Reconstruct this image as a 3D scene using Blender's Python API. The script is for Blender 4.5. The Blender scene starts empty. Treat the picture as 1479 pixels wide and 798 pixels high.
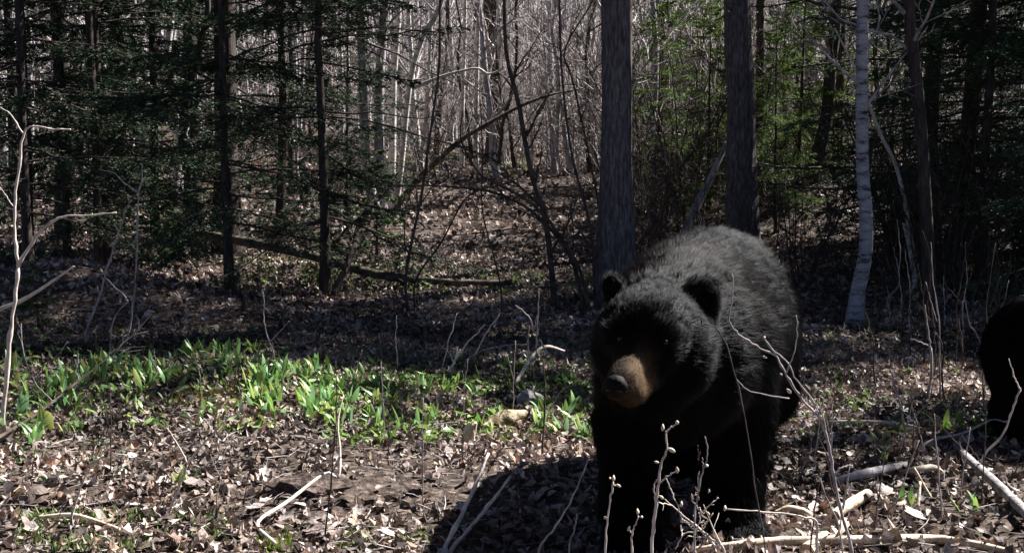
import bpy, math
import numpy as np
from mathutils import Vector

# ------------------------------------------------------------------ camera, sky, sun, exposure
scene = bpy.context.scene
col = scene.collection
FPX, W, H = 1586.0, 1479.0, 798.0
CAM = np.array([0.0, 0.0, 1.05])
PITCH = math.atan(159.0 / FPX)
cam_data = bpy.data.cameras.new('camera')
cam_data.sensor_width = 36.0
cam_data.lens = FPX / W * 36.0
cam_data.clip_start = 0.05
cam_data.clip_end = 1000.0
cam = bpy.data.objects.new('camera', cam_data)
cam.location = CAM
cam.rotation_euler = (math.pi / 2 - PITCH, 0, 0)
col.objects.link(cam)
scene.camera = cam

SUN_EL, SUN_AZ = math.radians(45.0), math.radians(56.0)      # azimuth from +y towards +x
TOSUN = np.array([math.sin(SUN_AZ) * math.cos(SUN_EL), math.cos(SUN_AZ) * math.cos(SUN_EL), math.sin(SUN_EL)])
world = bpy.data.worlds.new('World')
scene.world = world
world.use_nodes = True
wn = world.node_tree
bg = wn.nodes['Background']
sky = wn.nodes.new('ShaderNodeTexSky')
sky.sky_type = 'NISHITA'
sky.sun_disc = False
sky.sun_elevation = SUN_EL
sky.sun_rotation = SUN_AZ
sky.air_density = 0.25
sky.dust_density = 0.2
wn.links.new(sky.outputs[0], bg.inputs[0])
bg.inputs[1].default_value = 0.05
sun_data = bpy.data.lights.new('sun', 'SUN')
sun_data.energy = 5.0
sun_data.angle = math.radians(0.5)
sun_data.color = (1.0, 0.965, 0.92)
sun = bpy.data.objects.new('sun', sun_data)
sun.rotation_euler = Vector(-TOSUN).to_track_quat('-Z', 'Y').to_euler()
sun.location = (30, 24, 40)
col.objects.link(sun)
scene.view_settings.view_transform = 'Standard'
scene.view_settings.look = 'None'
scene.view_settings.gamma = 1.0
scene.view_settings.exposure = 1.9
scene.view_settings.use_curve_mapping = False
scene.cycles.use_denoising = True
scene.cycles.max_bounces = 6
scene.cycles.diffuse_bounces = 3
scene.cycles.transparent_max_bounces = 4

rng = np.random.default_rng(7)

# ------------------------------------------------------------------ pixel and terrain helpers
CP, SP = math.cos(PITCH), math.sin(PITCH)


def smooth_noise(x, y, seed):
    """cheap value noise, vectorised"""
    xi, yi = np.floor(x).astype(np.int64), np.floor(y).astype(np.int64)
    fx, fy = x - xi, y - yi
    fx, fy = fx * fx * (3 - 2 * fx), fy * fy * (3 - 2 * fy)

    def hsh(a, b):
        n = (a * 374761393 + b * 668265263 + seed * 1442695041) & 0x7fffffff
        n = ((n ^ (n >> 13)) * 1274126177) & 0x7fffffff
        return ((n ^ (n >> 16)) & 0xffff) / 65535.0 - 0.5
    return ((hsh(xi, yi) * (1 - fx) + hsh(xi + 1, yi) * fx) * (1 - fy)
            + (hsh(xi, yi + 1) * (1 - fx) + hsh(xi + 1, yi + 1) * fx) * fy)


def softplus(v, w):
    return w * np.logaddexp(0, v / w)


def terrain(x, y):
    x, y = np.asarray(x, float), np.asarray(y, float)
    z = 0.09 * softplus(y - 9.5, 1.2) + 0.08 * softplus(y - 28, 4) + 0.085 * softplus(y - 45, 6)
    z = z - 0.16 * softplus(y - 105, 6)
    z = z + 0.10 * smooth_noise(x * 0.45, y * 0.45, 1) * np.clip((np.hypot(x, y) - 2.5) / 3, 0.2, 1)
    near = np.clip((11 - y) / 3, 0, 1) * np.clip((5.5 - np.abs(x)) / 2, 0, 1)
    z = z + 0.055 * smooth_noise(x * 1.7, y * 1.7, 2) * np.clip((22 - y) / 6, 0, 1) + near * (0.03 * smooth_noise(x * 5, y * 5, 3) + 0.016 * smooth_noise(x * 13, y * 13, 4))
    z = z + 0.13 * np.exp(-(((x + 1.28) / 0.42) ** 2 + ((y - 5.15) / 0.33) ** 2))        # mossy mound
    z = z + 0.5 * np.exp(-(((x - 3.6) / 0.9) ** 2 + ((y - 13.2) / 0.8) ** 2))            # root hummock
    z = z + 0.35 * np.exp(-(((x + 3.3) / 1.2) ** 2 + ((y - 7.6) / 1.0) ** 2))            # bank by the spruces
    return z


def P(px, py, Y):
    a, b = (px - W / 2) / FPX, (H / 2 - py) / FPX
    t = Y / (CP + b * SP)
    return np.array([a * t, Y, CAM[2] + t * (-SP + b * CP)])


def G(px, py):
    """where the pixel's ray meets the ground"""
    a, b = (px - W / 2) / FPX, (H / 2 - py) / FPX
    d = np.array([a, CP + b * SP, -SP + b * CP])
    t = np.concatenate([np.arange(1.5, 14, 0.02), np.arange(14, 110, 0.1)])
    p = CAM + t[:, None] * d
    under = p[:, 2] < terrain(p[:, 0], p[:, 1])
    i = int(np.argmax(under)) if under.any() else len(t) - 1
    q = p[i].copy()
    q[2] = terrain(q[0], q[1])
    return q


def Gn(px, py):
    return np.array([G(a, b) for a, b in zip(px, py)])


# ------------------------------------------------------------------ materials
def new_mat(name):
    m = bpy.data.materials.new(name)
    m.use_nodes = True
    n = m.node_tree
    return m, n, n.nodes['Principled BSDF']


def mat_noise(name, c1, c2, scale=(8, 8, 8), rough=0.85, bump=0.4, detail=6, c3=None, dist=0.02, coord='Object'):
    m, n, b = new_mat(name)
    tc = n.nodes.new('ShaderNodeTexCoord')
    mp = n.nodes.new('ShaderNodeMapping')
    mp.inputs['Scale'].default_value = scale
    n.links.new(tc.outputs[coord], mp.inputs[0])
    nz = n.nodes.new('ShaderNodeTexNoise')
    nz.inputs['Scale'].default_value = 1.0
    nz.inputs['Detail'].default_value = detail
    nz.inputs['Roughness'].default_value = 0.65
    n.links.new(mp.outputs[0], nz.inputs['Vector'])
    cr = n.nodes.new('ShaderNodeValToRGB')
    cr.color_ramp.elements[0].position = 0.36
    cr.color_ramp.elements[1].position = 0.64
    cr.color_ramp.elements[0].color = (*c1, 1)
    cr.color_ramp.elements[1].color = (*c2, 1)
    if c3:
        e = cr.color_ramp.elements.new(0.5)
        e.color = (*c3, 1)
    n.links.new(nz.outputs['Fac'], cr.inputs[0])
    n.links.new(cr.outputs[0], b.inputs['Base Color'])
    b.inputs['Roughness'].default_value = rough
    b.inputs['Specular IOR Level'].default_value = 0.25
    if bump:
        bp = n.nodes.new('ShaderNodeBump')
        bp.inputs['Strength'].default_value = bump
        bp.inputs['Distance'].default_value = dist
        n.links.new(nz.outputs['Fac'], bp.inputs['Height'])
        n.links.new(bp.outputs[0], b.inputs['Normal'])
    return m


def mat_attr(name, rough=0.7, translucent=0.0, spec=0.3, blotch=0.0):
    """colour comes from the piece's own 'col' attribute"""
    m, n, b = new_mat(name)
    at = n.nodes.new('ShaderNodeAttribute')
    at.attribute_name = 'col'
    n.links.new(at.outputs['Color'], b.inputs['Base Color'])
    src = at.outputs['Color']
    if blotch:
        tc = n.nodes.new('ShaderNodeNewGeometry')
        nz = n.nodes.new('ShaderNodeTexNoise')
        nz.inputs['Scale'].default_value = blotch
        nz.inputs['Detail'].default_value = 3
        n.links.new(tc.outputs['Position'], nz.inputs['Vector'])
        mr = n.nodes.new('ShaderNodeMapRange')
        mr.inputs[1].default_value, mr.inputs[2].default_value = 0.3, 0.7
        mr.inputs[3].default_value, mr.inputs[4].default_value = 0.55, 1.3
        n.links.new(nz.outputs['Fac'], mr.inputs[0])
        vm = n.nodes.new('ShaderNodeVectorMath')
        vm.operation = 'SCALE'
        n.links.new(src, vm.inputs[0])
        n.links.new(mr.outputs[0], vm.inputs['Scale'])
        src = vm.outputs[0]
        n.links.new(src, b.inputs['Base Color'])
        bp = n.nodes.new('ShaderNodeBump')
        bp.inputs['Strength'].default_value = 0.5
        bp.inputs['Distance'].default_value = 0.006
        n.links.new(nz.outputs['Fac'], bp.inputs['Height'])
        n.links.new(bp.outputs[0], b.inputs['Normal'])
    b.inputs['Roughness'].default_value = rough
    b.inputs['Specular IOR Level'].default_value = spec
    if translucent:
        tr = n.nodes.new('ShaderNodeBsdfTranslucent')
        n.links.new(src, tr.inputs['Color'])
        mx = n.nodes.new('ShaderNodeMixShader')
        mx.inputs[0].default_value = translucent
        n.links.new(b.outputs[0], mx.inputs[1])
        n.links.new(tr.outputs[0], mx.inputs[2])
        n.links.new(mx.outputs[0], n.nodes['Material Output'].inputs['Surface'])
    return m


M = {}
M['ground'] = mat_noise('ground_litter', (0.018, 0.013, 0.010), (0.20, 0.155, 0.13), (31, 31, 31), 0.95, 1.0, 10, (0.065, 0.047, 0.038), 0.03)
M['bark'] = mat_noise('furrowed_bark', (0.05, 0.042, 0.042), (0.21, 0.185, 0.19), (55, 55, 11), 0.9, 1.0, 8, (0.11, 0.096, 0.098), 0.02)
M['bark_dark'] = mat_noise('dark_bark', (0.022, 0.017, 0.015), (0.085, 0.066, 0.058), (40, 40, 8), 0.9, 0.8, 6)
M['bark_grey'] = mat_noise('grey_bark', (0.14, 0.125, 0.128), (0.42, 0.39, 0.395), (22, 22, 9), 0.85, 0.5, 6)
M['bark_birch'] = mat_noise('birch_bark', (0.035, 0.033, 0.036), (0.36, 0.36, 0.39), (9, 9, 30), 0.75, 0.5, 7, (0.26, 0.26, 0.285))
M['bark_white'] = mat_noise('white_bark', (0.30, 0.27, 0.25), (0.66, 0.62, 0.59), (10, 10, 14), 0.75, 0.3, 5)
M['twig'] = mat_noise('twig_bark', (0.17, 0.145, 0.14), (0.47, 0.42, 0.41), (14, 14, 14), 0.8, 0.0, 4)
M['twig_dark'] = mat_noise('dark_twig_bark', (0.03, 0.022, 0.018), (0.10, 0.075, 0.062), (14, 14, 14), 0.85, 0.0, 4)
M['twig_pale'] = mat_noise('pale_twig_bark', (0.40, 0.33, 0.28), (0.66, 0.58, 0.52), (30, 30, 12), 0.65, 0.2, 4)
M['pale_wood'] = mat_noise('barkless_wood', (0.34, 0.26, 0.18), (0.66, 0.57, 0.46), (18, 18, 18), 0.75, 0.4, 6, (0.52, 0.43, 0.33))
M['cut_wood'] = mat_noise('cut_wood_end', (0.50, 0.38, 0.25), (0.68, 0.56, 0.41), (40, 40, 40), 0.7, 0.1, 4)
M['log_dark'] = mat_noise('damp_log_bark', (0.03, 0.023, 0.018), (0.14, 0.115, 0.09), (16, 16, 16), 0.9, 0.8, 6)
M['moss_wood'] = mat_noise('mossy_wood', (0.06, 0.055, 0.03), (0.50, 0.43, 0.34), (28, 28, 28), 0.9, 0.8, 6, (0.2, 0.16, 0.08))
M['leaf'] = mat_attr('dead_leaf', 0.6, 0.10, 0.4, blotch=90)
M['green'] = mat_attr('fresh_leaf', 0.38, 0.32, 0.5)
M['moss'] = mat_attr('moss_blades', 0.8, 0.2, 0.2)
M['needle'] = mat_attr('needles', 0.6, 0.12, 0.3)
M['bud'] = mat_noise('bud', (0.40, 0.33, 0.20), (0.66, 0.56, 0.46), (60, 60, 60), 0.6, 0.0, 3)


# ------------------------------------------------------------------ mesh helpers
def norm(v):
    return v / np.maximum(np.linalg.norm(v, axis=-1, keepdims=True), 1e-9)


class MB:
    def __init__(self):
        self.v, self.q, self.t, self.c, self.n = [], [], [], [], 0

    def add(self, v, quads=None, tris=None, c=None):
        v = np.asarray(v, float).reshape(-1, 3)
        if quads is not None:
            self.q.append(np.asarray(quads, np.int64).reshape(-1, 4) + self.n)
        if tris is not None:
            self.t.append(np.asarray(tris, np.int64).reshape(-1, 3) + self.n)
        self.v.append(v)
        if c is not None:
            self.c.append(np.broadcast_to(np.asarray(c, float), (len(v), 3)))
        self.n += len(v)
        return self

    def tubes(self, paths, rad, sides=5, cap=False):
        """paths (N,K,3), rad (N,K): N tubes of K rings"""
        paths, rad = np.asarray(paths, float), np.asarray(rad, float)
        if paths.ndim == 2:
            paths, rad = paths[None], rad[None]
        N, K, _ = paths.shape
        t = norm(np.gradient(paths, axis=1))
        mean = norm(paths[:, -1] - paths[:, 0])
        ref = np.where((np.abs(mean[:, 2]) > 0.75)[:, None], np.array([1.0, 0.13, 0.05]), np.array([0.07, 0.11, 1.0]))
        ref = np.broadcast_to(ref[:, None, :], t.shape)
        a = norm(np.cross(t, ref))
        b = np.cross(t, a)
        ang = np.linspace(0, 2 * np.pi, sides, endpoint=False)
        v = paths[:, :, None, :] + rad[:, :, None, None] * (a[:, :, None, :] * np.cos(ang)[:, None] + b[:, :, None, :] * np.sin(ang)[:, None])
        k = np.arange(N)[:, None, None] * K * sides + np.arange(K - 1)[None, :, None] * sides
        s = np.arange(sides)[None, None, :]
        s2 = (s + 1) % sides
        quads = np.stack(np.broadcast_arrays(k + s, k + s2, k + sides + s2, k + sides + s), -1)
        base = self.n
        self.add(v, quads=quads)
        if cap:
            for i in range(N):
                for e, o in ((0, 0), (K - 1, (K - 1) * sides)):
                    ring = i * K * sides + o + np.arange(sides)
                    f = [(len(v.reshape(-1, 3)) * 0, 0, 0)]
                    c_idx = self.n - base
                    tri = [(c_idx, ring[j], ring[(j + 1) % sides]) if e else (c_idx, ring[(j + 1) % sides], ring[j]) for j in range(sides)]
                    self.v.append(paths[i, e][None])
                    self.t.append(np.array(tri, np.int64) + base)
                    self.n += 1
        return self

    def mesh(self, name, mat=None, smooth=True, mats=None):
        me = bpy.data.meshes.new(name)
        v = np.concatenate(self.v).astype(np.float32)
        q = np.concatenate(self.q) if self.q else np.zeros((0, 4), np.int64)
        t = np.concatenate(self.t) if self.t else np.zeros((0, 3), np.int64)
        me.vertices.add(len(v))
        me.vertices.foreach_set('co', v.ravel())
        loops = np.concatenate([q.ravel(), t.ravel()]).astype(np.int32)
        me.loops.add(len(loops))
        me.loops.foreach_set('vertex_index', loops)
        starts = np.concatenate([np.arange(len(q)) * 4, len(q) * 4 + np.arange(len(t)) * 3]).astype(np.int32)
        me.polygons.add(len(starts))
        me.polygons.foreach_set('loop_start', starts)
        me.polygons.foreach_set('use_smooth', np.full(len(starts), smooth, bool))
        me.update(calc_edges=True)
        me.validate()
        if self.c:
            c = np.concatenate(self.c)
            at = me.attributes.new('col', 'FLOAT_COLOR', 'POINT')
            at.data.foreach_set('color', np.concatenate([c, np.ones((len(c), 1))], 1).astype(np.float32).ravel())
        if mat:
            me.materials.append(mat)
        return me


def obj(name, me, parent=None, label=None, cat=None, group=None, kind=None):
    o = bpy.data.objects.new(name, me)
    col.objects.link(o)
    if parent:
        o.parent = parent
    if label:
        o['label'] = label
    if cat:
        o['category'] = cat
    if group:
        o['group'] = group
    if kind:
        o['kind'] = kind
    return o


def thing(name, label, cat, loc=(0, 0, 0), group=None):
    o = obj(name, None, None, label, cat, group)
    o.location = loc
    o.empty_display_size = 0.1
    return o


def place_copy(parts, name, label, cat, loc, rz, sc, group, tilt=(0, 0)):
    """a thing of its own made of copies of the parts (part name, mesh)"""
    r = thing(name, label, cat, loc, group)
    r.rotation_euler = (tilt[0], tilt[1], rz)
    r.scale = (sc, sc, sc) if np.isscalar(sc) else sc
    for pn, me in parts:
        obj(pn, me, r)
    return r


def densify(pts, rad, n):
    """smooth path (Catmull-Rom) through pts with n samples"""
    pts, rad = np.asarray(pts, float), np.asarray(rad, float)
    k = len(pts)
    if k == 2:
        u = np.linspace(0, 1, n)[:, None]
        return pts[0] * (1 - u) + pts[1] * u, np.interp(u[:, 0], [0, 1], rad)
    e = np.vstack([2 * pts[0] - pts[1], pts, 2 * pts[-1] - pts[-2]])
    s = np.linspace(0, k - 1 - 1e-6, n)
    i = s.astype(int)
    f = (s - i)[:, None]
    p0, p1, p2, p3 = e[i], e[i + 1], e[i + 2], e[i + 3]
    out = 0.5 * (2 * p1 + (p2 - p0) * f + (2 * p0 - 5 * p1 + 4 * p2 - p3) * f ** 2 + (3 * p1 - p0 - 3 * p2 + p3) * f ** 3)
    return out, np.interp(s, np.arange(k), rad)


# ------------------------------------------------------------------ ground
def spaced(lo, dlo, dhi, hi, fine, g):
    mid = np.arange(dlo, dhi + 1e-6, fine)
    up, s, v = [], fine, dhi
    while v < hi:
        s *= g
        v += s
        up.append(v)
    dn, s, v = [], fine, dlo
    while v > lo:
        s *= g
        v -= s
        dn.append(v)
    return np.concatenate([dn[::-1], mid, up])


gx = spaced(-130, -3.0, 3.0, 130, 0.055, 1.07)
gy = spaced(-60, 2.2, 8.0, 150, 0.05, 1.04)
X, Y = np.meshgrid(gx, gy)
Z = terrain(X, Y)
nx, ny = len(gx), len(gy)
ii = (np.arange(ny - 1)[:, None] * nx + np.arange(nx - 1)[None]).ravel()
gm = MB().add(np.stack([X, Y, Z], -1), quads=np.stack([ii, ii + 1, ii + 1 + nx, ii + nx], -1)).mesh('ground', M['ground'])
ground = obj('ground', gm, kind='structure')


# ------------------------------------------------------------------ leaves on the ground
def leaf_batch(pos, size, yaw, pitch, roll, fold, curl, colr, width=0.55, segs=2):
    """pointed leaves folded on the midrib; 7 vertices, 6 triangles each"""
    N = len(pos)
    u = np.array([0, 0.33, 0.33, 0.5, 0.72, 0.72, 1.0])
    s = np.array([0, -1, 1, 0, -0.8, 0.8, 0])
    L = np.zeros((N, 7, 3))
    wv = width * 0.5 if np.isscalar(width) else width[:, None] * 0.5
    jit = 1 + rng.uniform(-0.35, 0.35, (N, 7))
    L[:, :, 0] = (u[None] - 0.5) * size[:, None]
    L[:, :, 1] = s[None] * wv * size[:, None] * jit
    L[:, :, 2] = np.abs(L[:, :, 1]) * fold[:, None] + curl[:, None] * size[:, None] * ((u[None] - 0.5) ** 2) * 2.2
    cr, sr = np.cos(roll), np.sin(roll)
    y, z = L[..., 1].copy(), L[..., 2].copy()
    L[..., 1], L[..., 2] = y * cr[:, None] - z * sr[:, None], y * sr[:, None] + z * cr[:, None]
    cp, sp = np.cos(pitch), np.sin(pitch)
    x, z = L[..., 0].copy(), L[..., 2].copy()
    L[..., 0], L[..., 2] = x * cp[:, None] - z * sp[:, None], x * sp[:, None] + z * cp[:, None]
    cy, sy = np.cos(yaw), np.sin(yaw)
    x, y = L[..., 0].copy(), L[..., 1].copy()
    L[..., 0], L[..., 1] = x * cy[:, None] - y * sy[:, None], x * sy[:, None] + y * cy[:, None]
    L += pos[:, None, :]
    t = np.array([(0, 3, 1), (1, 3, 4), (4, 3, 6), (0, 2, 3), (2, 5, 3), (5, 6, 3)])
    tris = np.arange(N)[:, None, None] * 7 + t[None]
    return L.reshape(-1, 3), tris.reshape(-1, 3), np.repeat(colr, 7, 0)


PAL = np.array([[0.44, 0.35, 0.31], [0.34, 0.26, 0.225], [0.24, 0.175, 0.15], [0.17, 0.12, 0.10], [0.47, 0.40, 0.37], [0.29, 0.18, 0.13],
                [0.12, 0.085, 0.07], [0.52, 0.45, 0.41], [0.28, 0.22, 0.20], [0.34, 0.26, 0.18]])


def leaf_colours(n, wet=None):
    c = PAL[rng.integers(0, len(PAL), n)] * rng.uniform(0.45, 1.25, (n, 1))
    if wet is not None:
        c = c * wet[:, None]
    return c


def scatter_px(n, y0, y1, x0=-60, x1=1540):
    """ground points spread over a stretch of the picture"""
    px = rng.uniform(x0, x1, n)
    py = rng.uniform(y0, y1, n)
    return px, py


def ground_xy(n, ylo, yhi, spread=0.52, pw=1.0):
    """even on the ground in a wedge in front of the camera"""
    y = np.sqrt(rng.uniform(ylo ** 2, yhi ** 2, n))
    x = rng.uniform(-spread, spread, n) * y + rng.uniform(-0.6, 0.6, n)
    return x, y


lm = MB()
for (n, a, b, s0, s1, lift, tilt) in ((42000, 2.2, 6.5, 0.012, 0.05, 0.024, 0.7), (26000, 6.5, 12, 0.025, 0.065, 0.025, 0.7), (30000, 12, 26, 0.055, 0.12, 0.035, 0.6), (9000, 26, 60, 0.12, 0.26, 0.06, 0.6)):
    x, y = ground_xy(n, a, b)
    # a bare earth patch where the animals have trodden
    trod = np.exp(-(((x - 0.0) / 0.75) ** 2 + ((y - 3.5) / 0.38) ** 2)) + 0.8 * np.exp(-(((x + 0.62) / 0.25) ** 2 + ((y - 3.45) / 0.16) ** 2)) + 0.45 * (smooth_noise(x * 2.3, y * 2.3, 44) > 0.2)
    keep = rng.uniform(0, 1, n) > trod * 0.8
    x, y = x[keep], y[keep]
    n = len(x)
    z = terrain(x, y) + rng.uniform(0.003, lift, n)
    v, t, c = leaf_batch(np.stack([x, y, z], -1), rng.uniform(s0, s1, n), rng.uniform(0, 6.28, n), rng.normal(0, tilt, n), rng.normal(0, tilt, n),
                         rng.normal(0.3, 0.5, n), rng.normal(0.2, 0.7, n), leaf_colours(n, np.clip(0.8 + 1.5 * smooth_noise(x * 1.9, y * 1.9, 41) + 0.7 * smooth_noise(x * 5.3, y * 5.3, 42), 0.3, 1.25)), rng.uniform(0.3, 0.8, n))
    lm.add(v, tris=t, c=c)
obj('leaf_litter', lm.mesh('leaf_litter', M['leaf'], smooth=False), label='brown and grey dead leaves covering the forest floor', cat='leaf litter', kind='stuff')


db = MB()
n = 2600
x, y = ground_xy(n, 2.2, 9)
a, L = rng.uniform(0, 6.28, n), rng.uniform(0.03, 0.16, n)
c = np.stack([x, y, terrain(x, y) + 0.018], -1)
h = np.stack([np.cos(a), np.sin(a), rng.normal(0, 0.12, n)], -1) * (L / 2)[:, None]
mid = c + np.stack([rng.normal(0, 0.006, n), rng.normal(0, 0.006, n), np.full(n, 0.004)], -1)
db.tubes(np.stack([c - h, mid, c + h], 1), rng.uniform(0.0008, 0.0024, n)[:, None] * np.array([1, 0.9, 0.6]), 3)
obj('twig_debris', db.mesh('twig_debris', M['twig']), label='scattered small broken twigs among the dead leaves', cat='twigs', kind='stuff')


def big_leaf(kind, colr):
    """a lobed or oval dead leaf, cupped, unit length, with stalk"""
    n = 17
    th = np.linspace(-np.pi, np.pi, n, endpoint=False)
    if kind == 0:
        r = 0.5 * (0.62 + 0.38 * np.abs(np.cos(2.5 * th)) ** 0.7)
    elif kind == 1:
        r = 0.5 * (0.8 + 0.2 * np.cos(2 * th))
    elif kind == 2:
        r = 0.5 * (0.7 + 0.3 * np.cos(2 * th) + 0.05 * np.cos(9 * th))
    else:
        r = 0.5 * (0.72 + 0.2 * np.cos(th * 6))
    r = r * rng.uniform(0.88, 1.1, n)
    x, y = r * np.cos(th), r * np.sin(th) * (0.75 if kind else 0.95)
    k = rng.normal(0, 0.5, 4)
    zf = lambda x, y: 0.45 * abs(k[0]) * y * y + 0.9 * k[1] * x * x + 0.5 * k[2] * x * y + 0.2 * np.abs(y) + 0.15 * k[3] * x ** 3
    outer = np.stack([x, y, zf(x, y)], -1)
    inner = np.stack([x * 0.5, y * 0.5, zf(x * 0.5, y * 0.5) + rng.uniform(-0.015, 0.015, n)], -1)
    cen = np.array([[0, 0, 0.0]])
    v = np.vstack([outer, inner, cen])
    i = np.arange(n)
    j = (i + 1) % n
    mb = MB().add(v, quads=np.stack([i, j, j + n, i + n], -1), tris=np.stack([i + n, j + n, np.full(n, 2 * n)], -1), c=colr)
    st = np.array([[-0.42, 0, zf(-0.42, 0)], [-0.6, 0.03, 0.06], [-0.75, 0.06, 0.1]])
    k0 = mb.n
    mb.tubes(st, [0.014, 0.012, 0.01], 3)
    mb.c.append(np.tile(np.asarray(colr) * 0.6, (mb.n - k0, 1)))
    return mb.mesh('fallen_leaf', M['leaf'])


leaf_meshes = [big_leaf(i % 4, PAL[i % len(PAL)] * (0.85 if i % 3 else 0.65)) for i in range(20)]
k = 0
while k < 290:
    px, py = rng.uniform(0, 1479), 560 + 235 * rng.uniform(0, 1) ** 0.7
    g = G(px, py)
    if 850 < px < 1125 and py < 800:
        continue
    if abs(px - 760) < 100 and 660 < py < 730 and rng.uniform() < 0.8:
        continue
    o = obj('fallen_leaf', leaf_meshes[int(rng.integers(0, 20))], ground)
    s = rng.uniform(0.03, 0.065) if k % 5 else rng.uniform(0.065, 0.09)
    o.location = g + np.array([0, 0, 0.014 + s * 0.12])
    o.rotation_euler = (rng.normal(0, 0.28), rng.normal(0, 0.28), rng.uniform(0, 6.28))
    o.scale = (s, s, s)
    k += 1


# ------------------------------------------------------------------ tubes: trees, saplings and shrubs
def children_paths(par, prad, m, t0, t1, ang, lf, rf, K, up=0.0, wob=0.06, lmin=0.0):
    """m child branches on every parent path"""
    N, KP, _ = par.shape
    t = rng.uniform(t0, t1, (N, m))
    f = t * (KP - 1)
    i = np.minimum(f.astype(int), KP - 2)
    fr = (f - i)[..., None]
    n = np.arange(N)[:, None]
    base = par[n, i] * (1 - fr) + par[n, i + 1] * fr
    tan = norm(par[n, i + 1] - par[n, i])
    r = prad[n, i] * (1 - fr[..., 0]) + prad[n, i + 1] * fr[..., 0]
    plen = np.linalg.norm(np.diff(par, axis=1), axis=-1).sum(1)
    L = np.maximum(plen[:, None] * lf * rng.uniform(0.5, 1.25, (N, m)) * (1.15 - 0.75 * t), lmin)
    rnd = norm(rng.normal(size=(N, m, 3)))
    perp = norm(np.cross(tan, rnd))
    a = ang * rng.uniform(0.6, 1.3, (N, m))[..., None]
    d = norm(tan * np.cos(a) + perp * np.sin(a))
    s = np.linspace(0, 1, K)
    path = base[:, :, None, :] + d[:, :, None, :] * (L[:, :, None] * s)[..., None]
    path[..., 2] += (up * L[:, :, None] * s ** 2)
    w = rng.normal(0, 1, (N, m, K, 3)) * wob * L[:, :, None, None]
    w[:, :, 0] = 0
    path += np.cumsum(w, axis=2) * 0.6
    rad = (np.minimum(r * rf, r * 0.9)[..., None]) * (1 - 0.72 * s)
    return path.reshape(-1, K, 3), rad.reshape(-1, K)


def trunk_path(Ht, r, K=12, lean=(0, 0), wob=0.012, taper=0.8):
    s = np.linspace(0, 1, K)
    p = np.zeros((1, K, 3))
    p[0, :, 2] = s * Ht - 0.12
    w = np.cumsum(rng.normal(0, wob * Ht, (K, 2)), 0) * 0.5
    p[0, :, 0] = w[:, 0] - w[0, 0] + lean[0] * s * Ht
    p[0, :, 1] = w[:, 1] - w[0, 1] + lean[1] * s * Ht
    rad = r * (1 - taper * s) * (1 + 0.5 * np.exp(-s * Ht / 0.18))
    return p, rad[None]


def bare_tree_parts(Ht, r, n1=16, n2=5, n3=3, t0=0.15, mat='bark_grey', twig='twig', wob=0.012, rmin=0.0035, sides=8):
    p, rad = trunk_path(Ht, r, 14, (rng.normal(0, 0.03), rng.normal(0, 0.03)), wob)
    p1, r1 = children_paths(p, rad, n1, t0, 0.97, 0.85, 0.20, 0.5, 7, 0.12, 0.05)
    p2, r2 = children_paths(p1, r1, n2, 0.2, 1.0, 0.75, 0.42, 0.55, 5, 0.08, 0.06)
    mb = MB().tubes(p1, np.maximum(r1, rmin * 1.3), 4).tubes(p2, np.maximum(r2, rmin), 3)
    if n3:
        p3, r3 = children_paths(p2, r2, n3, 0.2, 1.0, 0.7, 0.5, 0.6, 4, 0.05, 0.06)
        mb.tubes(p3, np.maximum(r3, rmin * 0.8), 3)
    return [('trunk', MB().tubes(p, rad, sides).mesh('trunk', M[mat])), ('crown', mb.mesh('crown', M[twig]))]


def shrub_parts(Ht, stems, r, n1, n2, n3, mat='twig', spread=0.35, rmin=0.0028, base=0.12):
    K = 8
    s = np.linspace(0, 1, K)
    p = np.zeros((stems, K, 3))
    az = rng.uniform(0, 6.28, stems)
    sp = rng.uniform(0.15, 1.0, stems) * spread
    L = Ht * rng.uniform(0.55, 1.0, stems)
    bx, by = rng.normal(0, base, stems), rng.normal(0, base, stems)
    p[:, :, 0] = bx[:, None] + np.cos(az)[:, None] * (sp * L)[:, None] * s ** 1.4
    p[:, :, 1] = by[:, None] + np.sin(az)[:, None] * (sp * L)[:, None] * s ** 1.4
    p[:, :, 2] = L[:, None] * s * (1 - 0.18 * sp[:, None] * s) - 0.06
    w = rng.normal(0, 0.02, (stems, K, 3)) * Ht
    w[:, 0] = 0
    p += np.cumsum(w, 1) * 0.5
    rad = r * rng.uniform(0.6, 1.2, stems)[:, None] * (1 - 0.75 * s)
    parts = []
    for q in range(stems):
        pq, rq = p[q:q + 1], rad[q:q + 1]
        mb = MB().tubes(pq, np.maximum(rq, rmin), 5)
        p1, r1 = children_paths(pq, rq, n1, 0.15, 0.97, 0.9, 0.36, 0.6, 6, 0.08, 0.09)
        mb.tubes(p1, np.maximum(r1, rmin), 3)
        p2, r2 = children_paths(p1, r1, n2, 0.15, 1.0, 0.9, 0.55, 0.65, 4, 0.03, 0.10)
        mb.tubes(p2, np.maximum(r2, rmin * 0.9), 3)
        if n3:
            p3, r3 = children_paths(p2, r2, n3, 0.15, 1.0, 0.8, 0.5, 0.7, 3, 0.03, 0.07)
            mb.tubes(p3, np.maximum(r3, rmin * 0.8), 3)
        parts.append(('stem', mb.mesh('stem', M[mat])))
    return parts


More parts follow.
